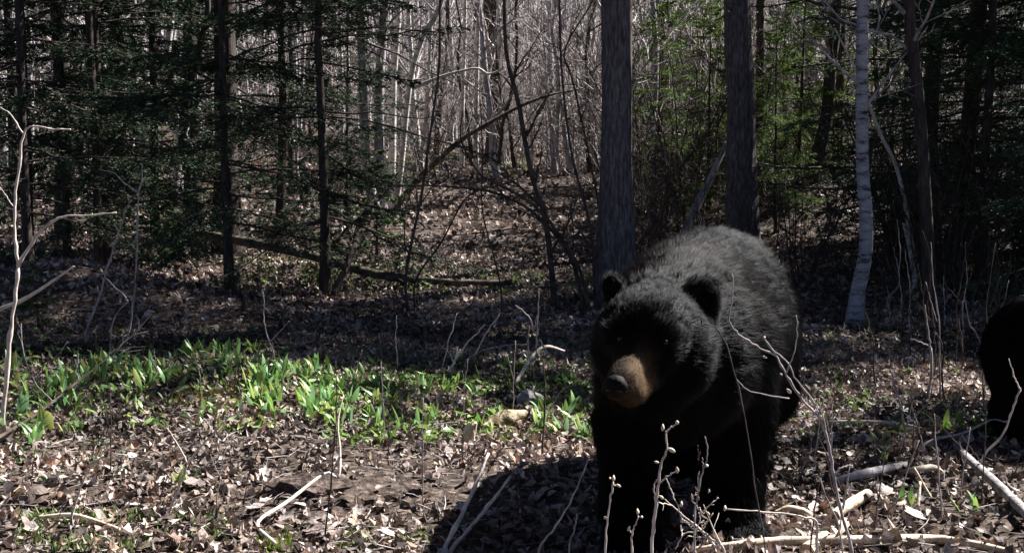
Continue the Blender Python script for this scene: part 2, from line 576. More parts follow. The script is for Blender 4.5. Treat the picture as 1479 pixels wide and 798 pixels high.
def add_branches(parent, pp, rr, n, t0, ang, lf, rf, mat, sub=4, rmin=0.002, name='branch', up=0.1):
    """every side branch with its own twigs is a part of its own"""
    p1, r1 = children_paths(pp[None], rr[None], n, t0, 1.0, ang, lf, rf, 6, up, 0.06)
    for q in range(n):
        mb = MB().tubes(p1[q], np.maximum(r1[q], rmin), 4)
        if sub:
            p2, r2 = children_paths(p1[q:q + 1], r1[q:q + 1], sub, 0.2, 1, 0.8, 0.5, 0.6, 4, 0, 0.07)
            mb.tubes(p2, np.maximum(r2, rmin * 0.8), 3)
        obj(name, mb.mesh(name, M[mat]), parent)


def conifer_parts(Ht, r, nb, z0, Rmax, dead=0.0, dens=1.0, colr=(0.028, 0.055, 0.022), taper=0.75):
    p, rad = trunk_path(Ht, r, 12, (rng.normal(0, 0.012), rng.normal(0, 0.012)), 0.004, 0.88)
    zs = np.sort(rng.uniform(z0, Ht * 0.98, nb))
    az = rng.uniform(0, 6.28, nb)
    prof = np.clip((Ht - zs) / (Ht - z0), 0, 1) ** taper
    L = Rmax * (0.12 + 0.88 * prof) * rng.uniform(0.65, 1.12, nb)
    K = 8
    s = np.linspace(0, 1, K)
    bx = np.interp(zs, p[0, :, 2], p[0, :, 0])
    by = np.interp(zs, p[0, :, 2], p[0, :, 1])
    d = np.stack([np.cos(az), np.sin(az), np.zeros(nb)], -1)
    slope = rng.uniform(-0.28, 0.12, nb) + 0.45 * (1 - prof)
    B = np.zeros((nb, K, 3))
    B[:] = np.stack([bx, by, zs], -1)[:, None] + d[:, None] * (L[:, None] * s)[..., None]
    B[..., 2] += L[:, None] * (slope[:, None] * s - 0.22 * s ** 2 + 0.12 * s ** 4)
    w = rng.normal(0, 0.014, (nb, K, 3)) * L[:, None, None]
    w[:, 0] = 0
    B += np.cumsum(w, 1)
    br = np.interp(zs, p[0, :, 2], rad[0])[:, None] * 0.24 * (1 - 0.75 * s) + 0.0015
    wood = MB().tubes(B, br, 4)
    live = rng.uniform(0, 1, nb) > dead * (1 - (zs - z0) / (Ht - z0)) ** 2
    # side twigs in the plane of each bough
    nt = int(22 * dens)
    Bl = B[live]
    n = len(Bl)
    tt = np.tile(np.linspace(0.16, 0.99, nt), (n, 1)) + rng.uniform(-0.02, 0.02, (n, nt))
    f = np.clip(tt, 0, 1) * (K - 1)
    i = np.minimum(f.astype(int), K - 2)
    fr = (f - i)[..., None]
    nn = np.arange(n)[:, None]
    bp = Bl[nn, i] * (1 - fr) + Bl[nn, i + 1] * fr
    tan = norm(Bl[nn, i + 1] - Bl[nn, i])
    side = norm(np.cross(tan, np.array([0, 0, 1.0])))
    sg = np.where(np.arange(nt) % 2, 1.0, -1.0)[None, :, None]
    td = norm(tan * 0.75 + side * sg * rng.uniform(0.5, 1.0, (n, nt, 1)) + np.array([0, 0, 1.0]) * rng.normal(-0.12, 0.2, (n, nt, 1)))
    TL = (L[live][:, None] * (0.36 * (1 - tt) + 0.09) * rng.uniform(0.6, 1.25, (n, nt)))
    ts = np.linspace(0, 1, 4)
    T = bp[:, :, None, :] + td[:, :, None, :] * (TL[:, :, None] * ts)[..., None]
    T[..., 2] -= TL[:, :, None] * 0.18 * ts ** 2
    T = T.reshape(-1, 4, 3)
    TLf = TL.reshape(-1)
    wood.tubes(T, np.tile(np.array([0.003, 0.0022, 0.0016, 0.001]), (len(T), 1)), 3)
    # twiglets
    m2 = 5
    T2, _ = children_paths(T, np.full((len(T), 4), 0.002), m2, 0.15, 0.95, 0.75, 0.42, 0.6, 3, -0.05, 0.02)
    T2 = T2[:, [0, 1, 2]]
    nd = MB()
    for path, ln, cnt in ((T, None, int(34 * dens)), (T2, None, int(16 * dens))):
        n = len(path)
        u = rng.uniform(0.02, 1.0, (n, cnt))
        kk = path.shape[1]
        f = u * (kk - 1)
        i = np.minimum(f.astype(int), kk - 2)
        fr = (f - i)[..., None]
        nn = np.arange(n)[:, None]
        bp = path[nn, i] * (1 - fr) + path[nn, i + 1] * fr
        tan = norm(path[nn, i + 1] - path[nn, i])
        side = norm(np.cross(tan, np.array([0.01, 0.02, 1.0])))
        sg = rng.choice([-1.0, 1.0], (n, cnt, 1))
        dd = norm(tan * 0.55 + side * sg * 0.85 + np.array([0, 0, 1.0]) * rng.normal(0.12, 0.28, (n, cnt, 1)))
        ln = rng.uniform(0.02, 0.036, (n, cnt, 1))
        wd = norm(np.cross(dd, rng.normal(size=(n, cnt, 3)))) * 0.004
        v = np.stack([bp - wd, bp + wd, bp + dd * ln], 2).reshape(-1, 3)
        c = np.repeat(np.array(colr)[None] * rng.uniform(0.6, 1.5, (n * cnt, 1)) * np.array([1, 1, 1]), 3, 0)
        nd.add(v, tris=np.arange(len(v)).reshape(-1, 3), c=c)
    return [('trunk', wood.tubes(p, rad, 8).mesh('trunk', M['bark_dark'])),
            ('crown', nd.mesh('crown', M['needle'], smooth=False))]


# conifers -----------------------------------------------------------
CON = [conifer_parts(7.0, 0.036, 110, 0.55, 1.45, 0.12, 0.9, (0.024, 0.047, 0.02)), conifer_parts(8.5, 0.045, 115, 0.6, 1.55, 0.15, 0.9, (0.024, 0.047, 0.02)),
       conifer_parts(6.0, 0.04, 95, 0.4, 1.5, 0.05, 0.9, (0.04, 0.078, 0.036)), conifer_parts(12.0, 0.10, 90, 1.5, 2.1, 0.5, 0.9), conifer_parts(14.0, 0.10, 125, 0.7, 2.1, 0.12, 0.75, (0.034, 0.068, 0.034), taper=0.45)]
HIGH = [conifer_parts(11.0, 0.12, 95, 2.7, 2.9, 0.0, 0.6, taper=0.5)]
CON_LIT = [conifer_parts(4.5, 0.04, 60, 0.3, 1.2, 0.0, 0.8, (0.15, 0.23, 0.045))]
CON_SMALL = [conifer_parts(0.9, 0.012, 22, 0.12, 0.34, 0.0, 0.45, (0.06, 0.10, 0.03))]


def stand(px, Y):
    x = (px - W / 2) / FPX * Y
    return np.array([x, Y, float(terrain(x, Y))])


spruces = [(330, 8.6, 0, 1.0, 'spindly dark spruce with drooping boughs standing in front of the fallen log', 0.4),
           (468, 8.9, 1, 0.9, 'thin dark spruce standing beside the lower end of the fallen log', 1.9)]
for px, Yd, v, s, lab, rz in spruces:
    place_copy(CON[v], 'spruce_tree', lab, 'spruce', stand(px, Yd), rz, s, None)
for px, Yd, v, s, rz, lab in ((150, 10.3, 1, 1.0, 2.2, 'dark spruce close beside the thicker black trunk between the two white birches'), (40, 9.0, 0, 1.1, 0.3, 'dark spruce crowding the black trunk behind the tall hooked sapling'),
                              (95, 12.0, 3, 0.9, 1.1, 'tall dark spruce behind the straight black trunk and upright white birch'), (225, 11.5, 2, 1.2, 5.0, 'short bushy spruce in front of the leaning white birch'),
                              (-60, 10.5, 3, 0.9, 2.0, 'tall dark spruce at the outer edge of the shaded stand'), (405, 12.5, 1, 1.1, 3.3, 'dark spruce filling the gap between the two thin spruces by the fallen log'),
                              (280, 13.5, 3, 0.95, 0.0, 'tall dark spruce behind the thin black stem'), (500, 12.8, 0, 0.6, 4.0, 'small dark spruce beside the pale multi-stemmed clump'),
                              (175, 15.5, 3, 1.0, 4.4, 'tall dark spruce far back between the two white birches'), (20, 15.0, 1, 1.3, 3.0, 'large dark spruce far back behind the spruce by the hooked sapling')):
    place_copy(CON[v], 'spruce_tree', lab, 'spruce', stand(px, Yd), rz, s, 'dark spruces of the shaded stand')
for (fx, fy), v, s, rz in (((4.45, 10.8), 4, 0.9, 0.2), ((4.65, 12.3), 4, 1.0, 1.3), ((5.7, 11.2), 4, 1.0, 2.0), ((6.4, 12.4), 4, 1.0, 3.0), ((4.9, 9.7), 1, 0.8, 4.0), ((6.9, 11.4), 4, 0.95, 5.0),
                          ((6.6, 18.6), 2, 0.9, 0.7), ((7.7, 18.5), 2, 1.0, 1.7), ((8.8, 18.0), 2, 1.0, 2.7), ((4.3, 7.6), 2, 0.85, 3.7), ((8.6, 14.0), 3, 1.0, 0.1), ((5.0, 6.4), 2, 0.9, 1.1), ((4.0, 9.3), 2, 1.15, 2.4), ((5.1, 8.7), 2, 1.2, 4.9), ((5.5, 9.9), 2, 1.3, 0.5)):
    place_copy(CON[v], 'fir_tree', 'short bushy dark fir with boughs down to the ground behind the crooked birch' if v == 2 else 'tall dark fir with overlapping boughs in the shaded stand behind the crooked birch', 'fir', (fx, fy, float(terrain(fx, fy)) - 0.05), rz, s, 'short firs of the dark stand' if v == 2 else 'tall firs of the dark stand')
for (fx, fy), s, rz in (((0.05, -0.5), 1.0, 0.2), ((-3.0, 1.6), 1.0, 1.2), ((2.6, 0.5), 0.95, 2.2), ((-3.9, 4.6), 1.0, 3.2), ((-1.6, -2.6), 1.0, 4.2), ((-6.2, 7.6), 1.0, 5.2), ((-5.6, 2.6), 1.0, 0.9), ((2.0, -2.8), 1.0, 2.9), ((-4.4, -0.8), 1.0, 1.9)):  # unseen firs around the camera, added to block sky light and deepen shade
    place_copy(HIGH[0], 'fir_tree', 'unseen tall fir with a high crown facing the bear, added to block sky light', 'fir', (fx, fy, float(terrain(fx, fy)) - 0.05), rz, s, 'unseen firs added to block sky light')
place_copy(HIGH[0], 'fir_tree', 'tall fir with a bare lower trunk between the spruces behind the fallen log', 'fir', (-2.9, 11.2, float(terrain(-2.9, 11.2)) - 0.05), 2.0, 1.1, None)
place_copy(HIGH[0], 'fir_tree', 'tall fir hidden behind the thick furrowed trunk, added so its high crown shades the ground', 'fir', (1.03, 10.8, float(terrain(1.03, 10.8)) - 0.05), 0.7, 1.15, None)  # hidden fir added for the shade its crown casts on the ground
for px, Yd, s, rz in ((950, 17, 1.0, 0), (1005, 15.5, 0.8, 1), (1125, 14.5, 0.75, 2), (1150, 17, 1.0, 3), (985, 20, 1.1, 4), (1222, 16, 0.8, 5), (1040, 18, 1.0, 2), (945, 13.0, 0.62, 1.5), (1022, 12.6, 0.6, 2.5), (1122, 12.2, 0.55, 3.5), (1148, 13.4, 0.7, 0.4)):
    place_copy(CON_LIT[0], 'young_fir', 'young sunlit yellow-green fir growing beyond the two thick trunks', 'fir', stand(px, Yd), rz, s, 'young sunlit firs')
for px, py, s, lab in ((545, 318, 1.2, 'knee-high green fir seedling at the foot of the pale multi-stemmed clump'), (1312, 330, 0.9, 'small green fir seedling beside the snapped pale stem'),
                       (55, 470, 0.45, 'low fir seedling beside the tall hooked sapling'), (240, 330, 0.9, 'small fir seedling in the gap of the dark spruces')):
    place_copy(CON_SMALL[0], 'fir_seedling', lab, 'seedling', G(px, min(py + 60, 480)), s * 3, s, None)


# named trees drawn along measured lines --------------------------------
def path_tree(name, label, cat, Y, line, width_px, mat, base_py=None, side_n=10, twig='twig', top=9.0, sides=12, n2=4, flare=1.35, branch_t=(0.25, 0.98), wob=0.0, relief=0.0):
    """trunk along pixel line (bottom to top) at depth Y, continued upwards out of the frame"""
    pts = [P(px, py, Y) for px, py in line]
    b = pts[0].copy()
    b[2] = terrain(b[0], b[1]) - 0.1
    pts = [b] + [q for q in pts if q[2] > b[2] + 0.15]
    d = pts[-1] - pts[-2]
    d = d / np.linalg.norm(d)
    d = norm(d * 0.4 + np.array([0, 0, 1.0]) * 0.6)
    z_end = pts[-1][2]
    for f in (0.33, 0.66, 1.0):
        q = pts[-1] + d * (top - z_end) * 0.33 + np.array([rng.normal(0, 0.1), rng.normal(0, 0.1), 0])
        pts.append(q)
    r = width_px / FPX * Y / 2
    zz = np.maximum(np.array([p[2] for p in pts]) - b[2] - 0.1, 0)
    rad = r * (1.03 - 0.6 * zz / max(top, 1)) * (1 + (flare - 1) * np.exp(-zz / 0.12))
    pp, rr = densify(pts, rad, 110 if relief else 40)
    org = np.array([b[0], b[1], float(terrain(b[0], b[1]))])
    pp = pp - org
    t = thing(name, label, cat, org)
    rr = rr * (1 + wob * rng.normal(0, 1, len(rr)))
    tm = MB().tubes(pp, rr, sides)
    if relief:
        v = tm.v[0].reshape(len(pp), sides, 3)
        ax = pp[:, None]
        dv = v - ax
        th = np.linspace(0, 2 * np.pi, sides, endpoint=False)[None]
        zz = pp[:, 2][:, None]
        nse = smooth_noise(np.cos(th) * 6 + zz * 0.8, np.sin(th) * 6 + zz * 1.1, 31) + 0.7 * smooth_noise(np.cos(th) * 13 + zz * 3, np.sin(th) * 13 - zz * 2.4, 32)
        low = smooth_noise(np.cos(th) * 1.3 + zz * 0.9, np.sin(th) * 1.3 + zz * 0.7, 33)
        tm.v[0] = (ax + dv * (1 + relief * nse + relief * 1.6 * low)[..., None]).reshape(-1, 3)
    obj('trunk', tm.mesh('trunk', M[mat]), t)
    if side_n:
        p1, r1 = children_paths(pp[None], rr[None], side_n // 2 + 2, branch_t[0], branch_t[1], 0.95, 0.16, 0.32, 7, 0.15, 0.05)
        p2, r2 = children_paths(p1, r1, n2, 0.2, 1, 0.75, 0.45, 0.55, 5, 0.05, 0.06)
        p3, r3 = children_paths(p2, r2, 3, 0.2, 1, 0.75, 0.5, 0.6, 4, 0.05, 0.06)
        obj('crown', MB().tubes(p1, np.maximum(r1, 0.004), 5).tubes(p2, np.maximum(r2, 0.003), 3).tubes(p3, np.maximum(r3, 0.002), 3).mesh('crown', M[twig]), t)
    return t


path_tree('maple_tree', 'thick straight furrowed trunk rising behind the head of the large bear', 'tree', 8.0, [(888, 440), (890, 250), (891, 120), (889, 0)], 45, 'bark', side_n=14, top=13, branch_t=(0.78, 0.98), sides=44, relief=0.09, flare=1.6)
path_tree('maple_tree', 'thick grey trunk with a sunlit edge rising behind the back of the large bear', 'tree', 10.5, [(1072, 360), (1071, 250), (1070, 120), (1066, 0)], 42, 'bark', side_n=14, top=13, branch_t=(0.78, 0.98), sides=44, relief=0.09, flare=1.6)
path_tree('birch_tree', 'slender pale birch with a crooked foot and dark bands', 'birch', 7.4, [(1232, 470), (1239, 420), (1249, 370), (1251, 320), (1246, 240), (1245, 120), (1247, 0)], 19, 'bark_birch', side_n=12, top=8.5, sides=20, branch_t=(0.5, 0.98), relief=0.06, flare=1.6)
path_tree('bare_tree', 'slender grey-brown leaning stem next to the crooked birch', 'tree', 7.5, [(1346, 480), (1342, 400), (1336, 280), (1330, 180), (1320, 80), (1313, 0)], 18, 'bark_dark', side_n=10, top=8.0, branch_t=(0.5, 0.98))
path_tree('bare_tree', 'dark curved trunk rising out of the root hummock', 'tree', 13.2, [(1165, 345), (1180, 270), (1192, 180), (1200, 90), (1208, 0)], 18, 'bark_dark', side_n=10, top=10)
path_tree('bare_tree', 'dark straight trunk standing on the edge of the root hummock', 'tree', 13.6, [(1212, 345), (1210, 240), (1212, 120), (1216, 0)], 16, 'bark_dark', side_n=10, top=10)
path_tree('bare_tree', 'stout dark brown trunk far back beyond the sunlit leaf slope', 'tree', 21.0, [(716, 250), (716, 160), (712, 80), (710, 0)], 25, 'bark_dark', side_n=12, top=13)
path_tree('bare_tree', 'grey trunk with a white sunlit edge behind the root hummock', 'tree', 17.0, [(1172, 300), (1172, 150), (1170, 0)], 18, 'bark_grey', side_n=10, top=11)
path_tree('bare_tree', 'dark trunk with a white sunlit edge close behind the thick grey trunk', 'tree', 14.5, [(1097, 320), (1098, 150), (1098, 0)], 13, 'bark_dark', side_n=10, top=11)
Yc = 13.6
for i, (line, w, mt, lab) in enumerate((
        ([(548, 330), (530, 240), (524, 120), (520, 0)], 13, 'bark_grey', 'outermost stem of the pale clump, dark with a sunlit edge'),
        ([(553, 332), (548, 240), (548, 120), (556, 0)], 15, 'bark_grey', 'thick middle stem of the pale clump'),
        ([(566, 334), (578, 250), (592, 120), (612, 50), (638, 0)], 9, 'bark_white', 'white bowed stem of the pale clump'),
        ([(560, 332), (566, 250), (568, 120), (575, 0)], 11, 'bark_white', 'white straight stem of the pale clump'))):
    path_tree('clump_stem', lab, 'tree', Yc + 0.12 * i, line, w, mt, side_n=7, top=9, branch_t=(0.35, 0.98))
path_tree('birch_tree', 'thin white birch in front of the stout dark trunk', 'birch', 19.0, [(687, 250), (688, 160), (690, 60), (692, 0)], 6.5, 'bark_white', side_n=8, top=9)
path_tree('birch_tree', 'very thin white birch paired with another by the stout dark trunk', 'birch', 20.0, [(667, 255), (668, 160), (671, 60), (672, 0)], 6, 'bark_white', side_n=8, top=9)
path_tree('birch_tree', 'leaning white birch among the dark spruces', 'birch', 14.5, [(212, 235), (222, 180), (238, 100), (250, 0)], 11, 'bark_white', side_n=8, top=9)
path_tree('birch_tree', 'upright white birch behind the dark spruces', 'birch', 15.5, [(118, 230), (122, 150), (128, 60), (133, 0)], 8, 'bark_white', side_n=8, top=9)
path_tree('bare_tree', 'thin black stem among the spruces beside the leaning white birch', 'tree', 11.0, [(290, 320), (262, 200), (290, 60), (300, 0)], 10, 'bark_dark', side_n=8, top=8)
for px, Yd, w, lab in ((90, 10.8, 11, 'straight black trunk among the spruces next to the upright white birch'), (135, 9.8, 12, 'thicker black trunk between the two white birches'), (38, 9.5, 9, 'black trunk behind the tall hooked sapling')):
    path_tree('bare_tree', lab, 'tree', Yd, [(px + 6, 330), (px + 3, 200), (px - 3, 100), (px - 8, 0)], w, 'bark_dark', side_n=8, top=9)


def leaning(name, label, cat, pts, radii, mat, n=24, sides=8, part='trunk', twigs=0, cap=True, tw_mat='twig', rough=0.05):
    """a fallen or leaning piece of wood through world points"""
    pp, rr = densify(pts, radii, n)
    rr = rr * (1 + rough * rng.normal(0, 1, n))
    org = pp[0].copy()
    pp = pp - org
    if twigs:
        t = thing(name, label, cat, org)
        obj(part, MB().tubes(pp, rr, sides, cap).mesh(part, M[mat]), t)
        add_branches(t, pp, rr, twigs, 0.25, 0.9, 0.22, 0.4, tw_mat)
    else:
        t = obj(name, MB().tubes(pp, rr, sides, cap).mesh(name, M[mat]), None, label, cat)
        t.location = org
    return t


def gp(px, py, lift=0.0):
    q = G(px, py)
    q[2] += lift
    return q


leaning('leaning_trunk', 'dead brown trunk leaning across in front of the stout dark trunk', 'dead trunk', [P(556, 318, 13.2) - [0, 0, 0.1], P(590, 275, 13.2), P(650, 215, 13.3), P(690, 187, 13.4), P(770, 145, 13.6), P(842, 127, 13.8)],
        [0.04, 0.037, 0.033, 0.027, 0.02, 0.011], 'log_dark', twigs=10, tw_mat='twig')
leaning('fallen_log', 'long dark fallen log with a pale broken patch lying below the spruces', 'log', [gp(235, 372, 0.28), gp(330, 392, 0.3), gp(430, 405, 0.25), gp(540, 412, 0.1), gp(640, 416, 0.05), gp(740, 414, 0.03)],
        [0.045, 0.045, 0.042, 0.038, 0.032, 0.022], 'log_dark', twigs=7, tw_mat='twig_dark')
leaning('dead_branch', 'bowed dead stick rising in front of the middle of the fallen log', 'branch', [gp(480, 432, 0), P(510, 360, 8.9), P(520, 320, 9.2), P(545, 280, 9.6)], [0.03, 0.026, 0.02, 0.012], 'bark_dark', twigs=5, tw_mat='twig_dark')
leaning('dead_branch', 'grey leaning limb propped beside the foot of the thick grey trunk', 'branch', [P(985, 345, 10.8), P(1005, 300, 10.8), P(1030, 250, 10.9), P(1050, 205, 11)], [0.045, 0.04, 0.032, 0.02], 'bark_grey', twigs=4)
leaning('broken_stem', 'snapped thin stem with bright white bark beside the leaning grey-brown stem', 'stem', [gp(1322, 430, -0.05), P(1320, 400, 8.8), P(1313, 355, 8.8), P(1305, 322, 8.8)], [0.022, 0.02, 0.018, 0.012], 'bark_white')
leaning('dead_branch', 'long straight dead pole slanting behind the crooked birch', 'branch', [gp(1330, 420, -0.05), P(1300, 260, 9.0), P(1270, 190, 9.0), P(1240, 110, 9.0), P(1205, 40, 9.0)], [0.02, 0.017, 0.014, 0.010, 0.006], 'twig_pale')

# arching shrub in front of the maple: several bent stems from one root
Ys = 7.9
root = G(845, 432)
root[1] = max(root[1], 7.6)
root[2] = terrain(root[0], root[1])
t = thing('arching_shrub', 'dark many-stemmed shrub arching in front of the sunlit leaf slope', 'shrub', root)
shr = [([(800, 410), (780, 320), (768, 250), (755, 150), (740, 70), (728, 0), (720, -60)], 0.032, 0.014), ([(845, 425), (815, 365), (770, 305), (725, 283), (680, 272), (620, 262), (560, 268)], 0.024, 0.006),
       ([(850, 425), (830, 370), (775, 300), (715, 265), (690, 250), (670, 200), (668, 160)], 0.02, 0.006), ([(725, 412), (715, 370), (700, 300), (696, 230), (694, 150)], 0.009, 0.005),
       ([(600, 410), (640, 345), (680, 285), (735, 262), (770, 240)], 0.012, 0.005), ([(590, 395), (612, 290), (622, 200), (632, 100), (640, 0), (645, -60)], 0.016, 0.009),
       ([(865, 420), (850, 330), (825, 220), (808, 100), (806, 0), (806, -40)], 0.016, 0.008), ([(868, 415), (862, 300), (830, 130), (815, 80), (850, 10), (870, -40)], 0.012, 0.006)]
for i, (ln, r0, r1) in enumerate(shr):
    Yi = Ys + 0.15 * math.sin(i * 2.1)
    pts = [P(a, b, Yi) for a, b in ln]
    g0 = pts[0].copy()
    g0[2] = terrain(g0[0], g0[1]) - 0.03
    if pts[0][2] > g0[2] + 0.03:
        pts = [g0] + pts
    pts = np.array(pts) - root
    pts[1:-1] += rng.normal(0, 0.02, (len(pts) - 2, 3))
    pp, rr = densify(pts, np.linspace(r0, r1, len(pts)), 26)
    obj('stem', MB().tubes(pp, rr * 0.8, 6).mesh('stem', M['twig_dark']), t)
    add_branches(t, pp, rr * 0.8, 9, 0.2, 0.8, 0.2, 0.5, 'twig_dark', 3, 0.0025, 'twig')
leaning('dead_branch', 'bright bare branch sweeping sideways in front of the thin white birches', 'branch', [P(595, 128, 11.5), P(640, 110, 11.5), P(687, 99, 11.5), P(705, 107, 11.5), P(724, 100, 11.5), P(727, 90, 11.5)], [0.018, 0.016, 0.014, 0.012, 0.01, 0.005], 'twig_pale')

# ------------------------------------------------------------------ thicket: saplings, shrubs, far forest
SAP = [bare_tree_parts(6.5, 0.045, 16, 5, 3, 0.06, 'bark_grey', 'twig', rmin=0.004), bare_tree_parts(5, 0.028, 15, 5, 3, 0.06, 'twig', 'twig', 0.014, 0.004, 6),
       bare_tree_parts(8, 0.07, 16, 5, 3, 0.1, 'bark_grey', 'twig', rmin=0.004), bare_tree_parts(6, 0.036, 15, 5, 3, 0.08, 'bark_dark', 'twig_dark', 0.016, 0.004, 6),
       bare_tree_parts(7.5, 0.055, 16, 5, 3, 0.12, 'bark_dark', 'twig', rmin=0.004), bare_tree_parts(7, 0.045, 14, 4, 3, 0.15, 'bark_white', 'twig', rmin=0.004)]
SHR = [shrub_parts(3.4, 7, 0.016, 7, 3, 2, 'twig', 0.6, 0.004), shrub_parts(2.4, 7, 0.012, 6, 3, 2, 'twig', 0.7, 0.004), shrub_parts(4.2, 7, 0.02, 8, 3, 2, 'twig', 0.5, 0.0045), shrub_parts(2.8, 7, 0.014, 7, 3, 2, 'twig_dark', 0.6, 0.0035),
       shrub_parts(1.6, 7, 0.008, 5, 3, 1, 'twig_dark', 0.6, 0.0028)]


def scatter_trees(n, parts, name, label, cat, group, y0, y1, x0, x1, smin=0.8, smax=1.25, avoid=None):
    k = 0
    while k < n:
        px, Yd = rng.uniform(x0, x1), y0 + (y1 - y0) * rng.uniform() ** 1.2
        if avoid and avoid(px, Yd):
            continue
        v = parts[int(rng.integers(0, len(parts)))]
        place_copy(v, name, label, cat, stand(px, Yd) - [0, 0, 0.02], rng.uniform(0, 6.28), rng.uniform(smin, smax), group, (rng.normal(0, 0.05), rng.normal(0, 0.05)))
        k += 1


clear = lambda px, Yd: (430 < px < 880 and Yd < 18) or (px < 560 and Yd < 13) or (px > 1240 and Yd < 10)
scatter_trees(45, SAP[:2], 'bare_sapling', 'thin grey bare sapling in the thicket on the rising slope', 'sapling', 'thin grey saplings of the thicket', 12, 30, -60, 1260, avoid=clear)
scatter_trees(30, SAP[2:3], 'bare_tree', 'slim grey bare tree on the rising slope beyond the thicket', 'tree', 'slim grey trees of the slope', 17, 36, -60, 1300, avoid=clear)
scatter_trees(30, SAP[3:5], 'bare_tree', 'slim dark bare tree on the rising slope beyond the thicket', 'tree', 'slim dark trees of the slope', 14, 32, -60, 1300, avoid=clear)
scatter_trees(30, SAP[5:6], 'birch_tree', 'slim white birch scattered on the rising slope beyond the thicket', 'birch', 'slim white birches of the slope', 17, 34, -60, 1300, avoid=clear)
scatter_trees(48, SHR[:3], 'bare_shrub', 'leafless pale-twigged shrub in the thicket on the slope', 'shrub', 'pale-twigged shrubs of the thicket', 15, 30, 520, 1260, avoid=clear)
scatter_trees(16, SHR[3:4], 'bare_shrub', 'leafless dark-twigged shrub in the thicket on the slope', 'shrub', 'dark-twigged shrubs of the thicket', 12, 24, 560, 1260, avoid=clear)
scatter_trees(22, SHR[3:5], 'bare_shrub', 'low leafless shrub between the crooked birch and the dark firs', 'shrub', 'low shrubs before the dark firs', 7.8, 12, 1265, 1500, 0.6, 0.95)
scatter_trees(10, SHR[4:5], 'bare_shrub', 'low leafless shrub between the two thick trunks', 'shrub', 'low shrubs between the thick trunks', 9, 13, 915, 1160, 0.7, 1.0)

ff = MB()
N = 1500
y = rng.uniform(28, 105, N)
x = rng.uniform(-0.62, 0.62, N) * y
z = terrain(x, y) - 0.1
Ht = rng.uniform(4, 9, N)
K = 5
s = np.linspace(0, 1, K)
p = np.zeros((N, K, 3))
p[:] = np.stack([x, y, z], -1)[:, None]
p[..., 2] += Ht[:, None] * s
p[..., :2] += (rng.normal(0, 0.04, (N, 1, 2)) * Ht[:, None, None]) * s[None, :, None] + rng.normal(0, 0.06, (N, K, 2))
r = rng.uniform(0.03, 0.09, N)[:, None] * (1 - 0.75 * s)
ff.tubes(p, r, 4)
p1, r1 = children_paths(p, r, 10, 0.03, 0.9, 0.8, 0.22, 0.45, 4, 0.1, 0.06)
ff.tubes(p1, np.maximum(r1, 0.009), 3)
p2, r2 = children_paths(p1[::2], r1[::2], 3, 0.2, 1, 0.8, 0.55, 0.6, 3, 0.05, 0.05)
ff.tubes(p2, np.maximum(r2, 0.007), 3)
obj('far_forest', ff.mesh('far_forest', M['bark_grey']), label='distant grey leafless forest filling the hillside', cat='forest', kind='stuff')


# ------------------------------------------------------------------ green plants
def leek_leaf(bend, wid, tw, colr):
    """broad lance-shaped leaf, unit length, rising then arching over"""
    K = 7
    s = np.linspace(0, 1, K)
    a = np.pi / 2 - bend * s ** 1.5
    dx, dz = np.cos(a), np.sin(a)
    cx = np.concatenate([[0], np.cumsum((dx[:-1] + dx[1:]) / 2)]) / (K - 1)
    cz = np.concatenate([[0], np.cumsum((dz[:-1] + dz[1:]) / 2)]) / (K - 1)
    w = wid * np.array([0.16, 0.45, 0.85, 1.0, 0.9, 0.58, 0.03])
    nrm = np.stack([-dz, np.zeros(K), dx], -1)
    c = np.stack([cx, np.zeros(K), cz], -1)
    ang = tw * s
    sd = np.stack([np.sin(ang) * 0.4, np.cos(ang), np.zeros(K)], -1)
    v = np.stack([c + sd * w[:, None] - nrm * (w * 0.3)[:, None], c, c - sd * w[:, None] - nrm * (w * 0.3)[:, None]], 1)
    i = np.arange(K - 1)[:, None] * 3
    q = np.concatenate([np.concatenate([i, i + 1, i + 4, i + 3], 1), np.concatenate([i + 1, i + 2, i + 5, i + 4], 1)])
    shade = np.repeat(np.linspace(0.8, 1.1, K)[:, None], 3, 1).reshape(-1, 1)
    return MB().add(v, quads=q, c=np.array(colr)[None] * shade).mesh('leaf', M['green'])


GREENS = [(0.17, 0.33, 0.08), (0.25, 0.42, 0.16), (0.12, 0.23, 0.05), (0.26, 0.38, 0.08), (0.20, 0.37, 0.17), (0.30, 0.35, 0.10), (0.15, 0.30, 0.10)]
LEAVES = [leek_leaf(rng.uniform(0.25, 1.5), rng.uniform(0.075, 0.125), rng.normal(0, 0.6), GREENS[i % 7]) for i in range(14)]


def leek(pos, size, group, label, name='wild_leek'):
    t = thing(name, label, 'plant', pos, group)
    n = int(rng.integers(2, 5))
    a0 = rng.uniform(0, 6.28)
    for i in range(n):
        o = obj('leaf', LEAVES[int(rng.integers(0, 14))], t)
        s = size * rng.uniform(0.75, 1.2)
        o.scale = (s, s, s)
        o.rotation_euler = (rng.normal(0, 0.18), rng.normal(0.12, 0.2), a0 + i * 6.28 / n + rng.normal(0, 0.4))
        o.location = (rng.normal(0, 0.008), rng.normal(0, 0.008), -0.01)
    return t


def leek_patch(n, x0, x1, y0, y1, size, group, label):
    k = 0
    while k < n:
        px, py = rng.uniform(x0, x1), rng.uniform(y0, y1)
        if smooth_noise(np.array(px / 42.0), np.array(py / 17.0), 61) < -0.08 + rng.normal(0, 0.08):
            continue
        leek(G(px, py), size * rng.uniform(0.4, 1.05), group, label)
        k += 1


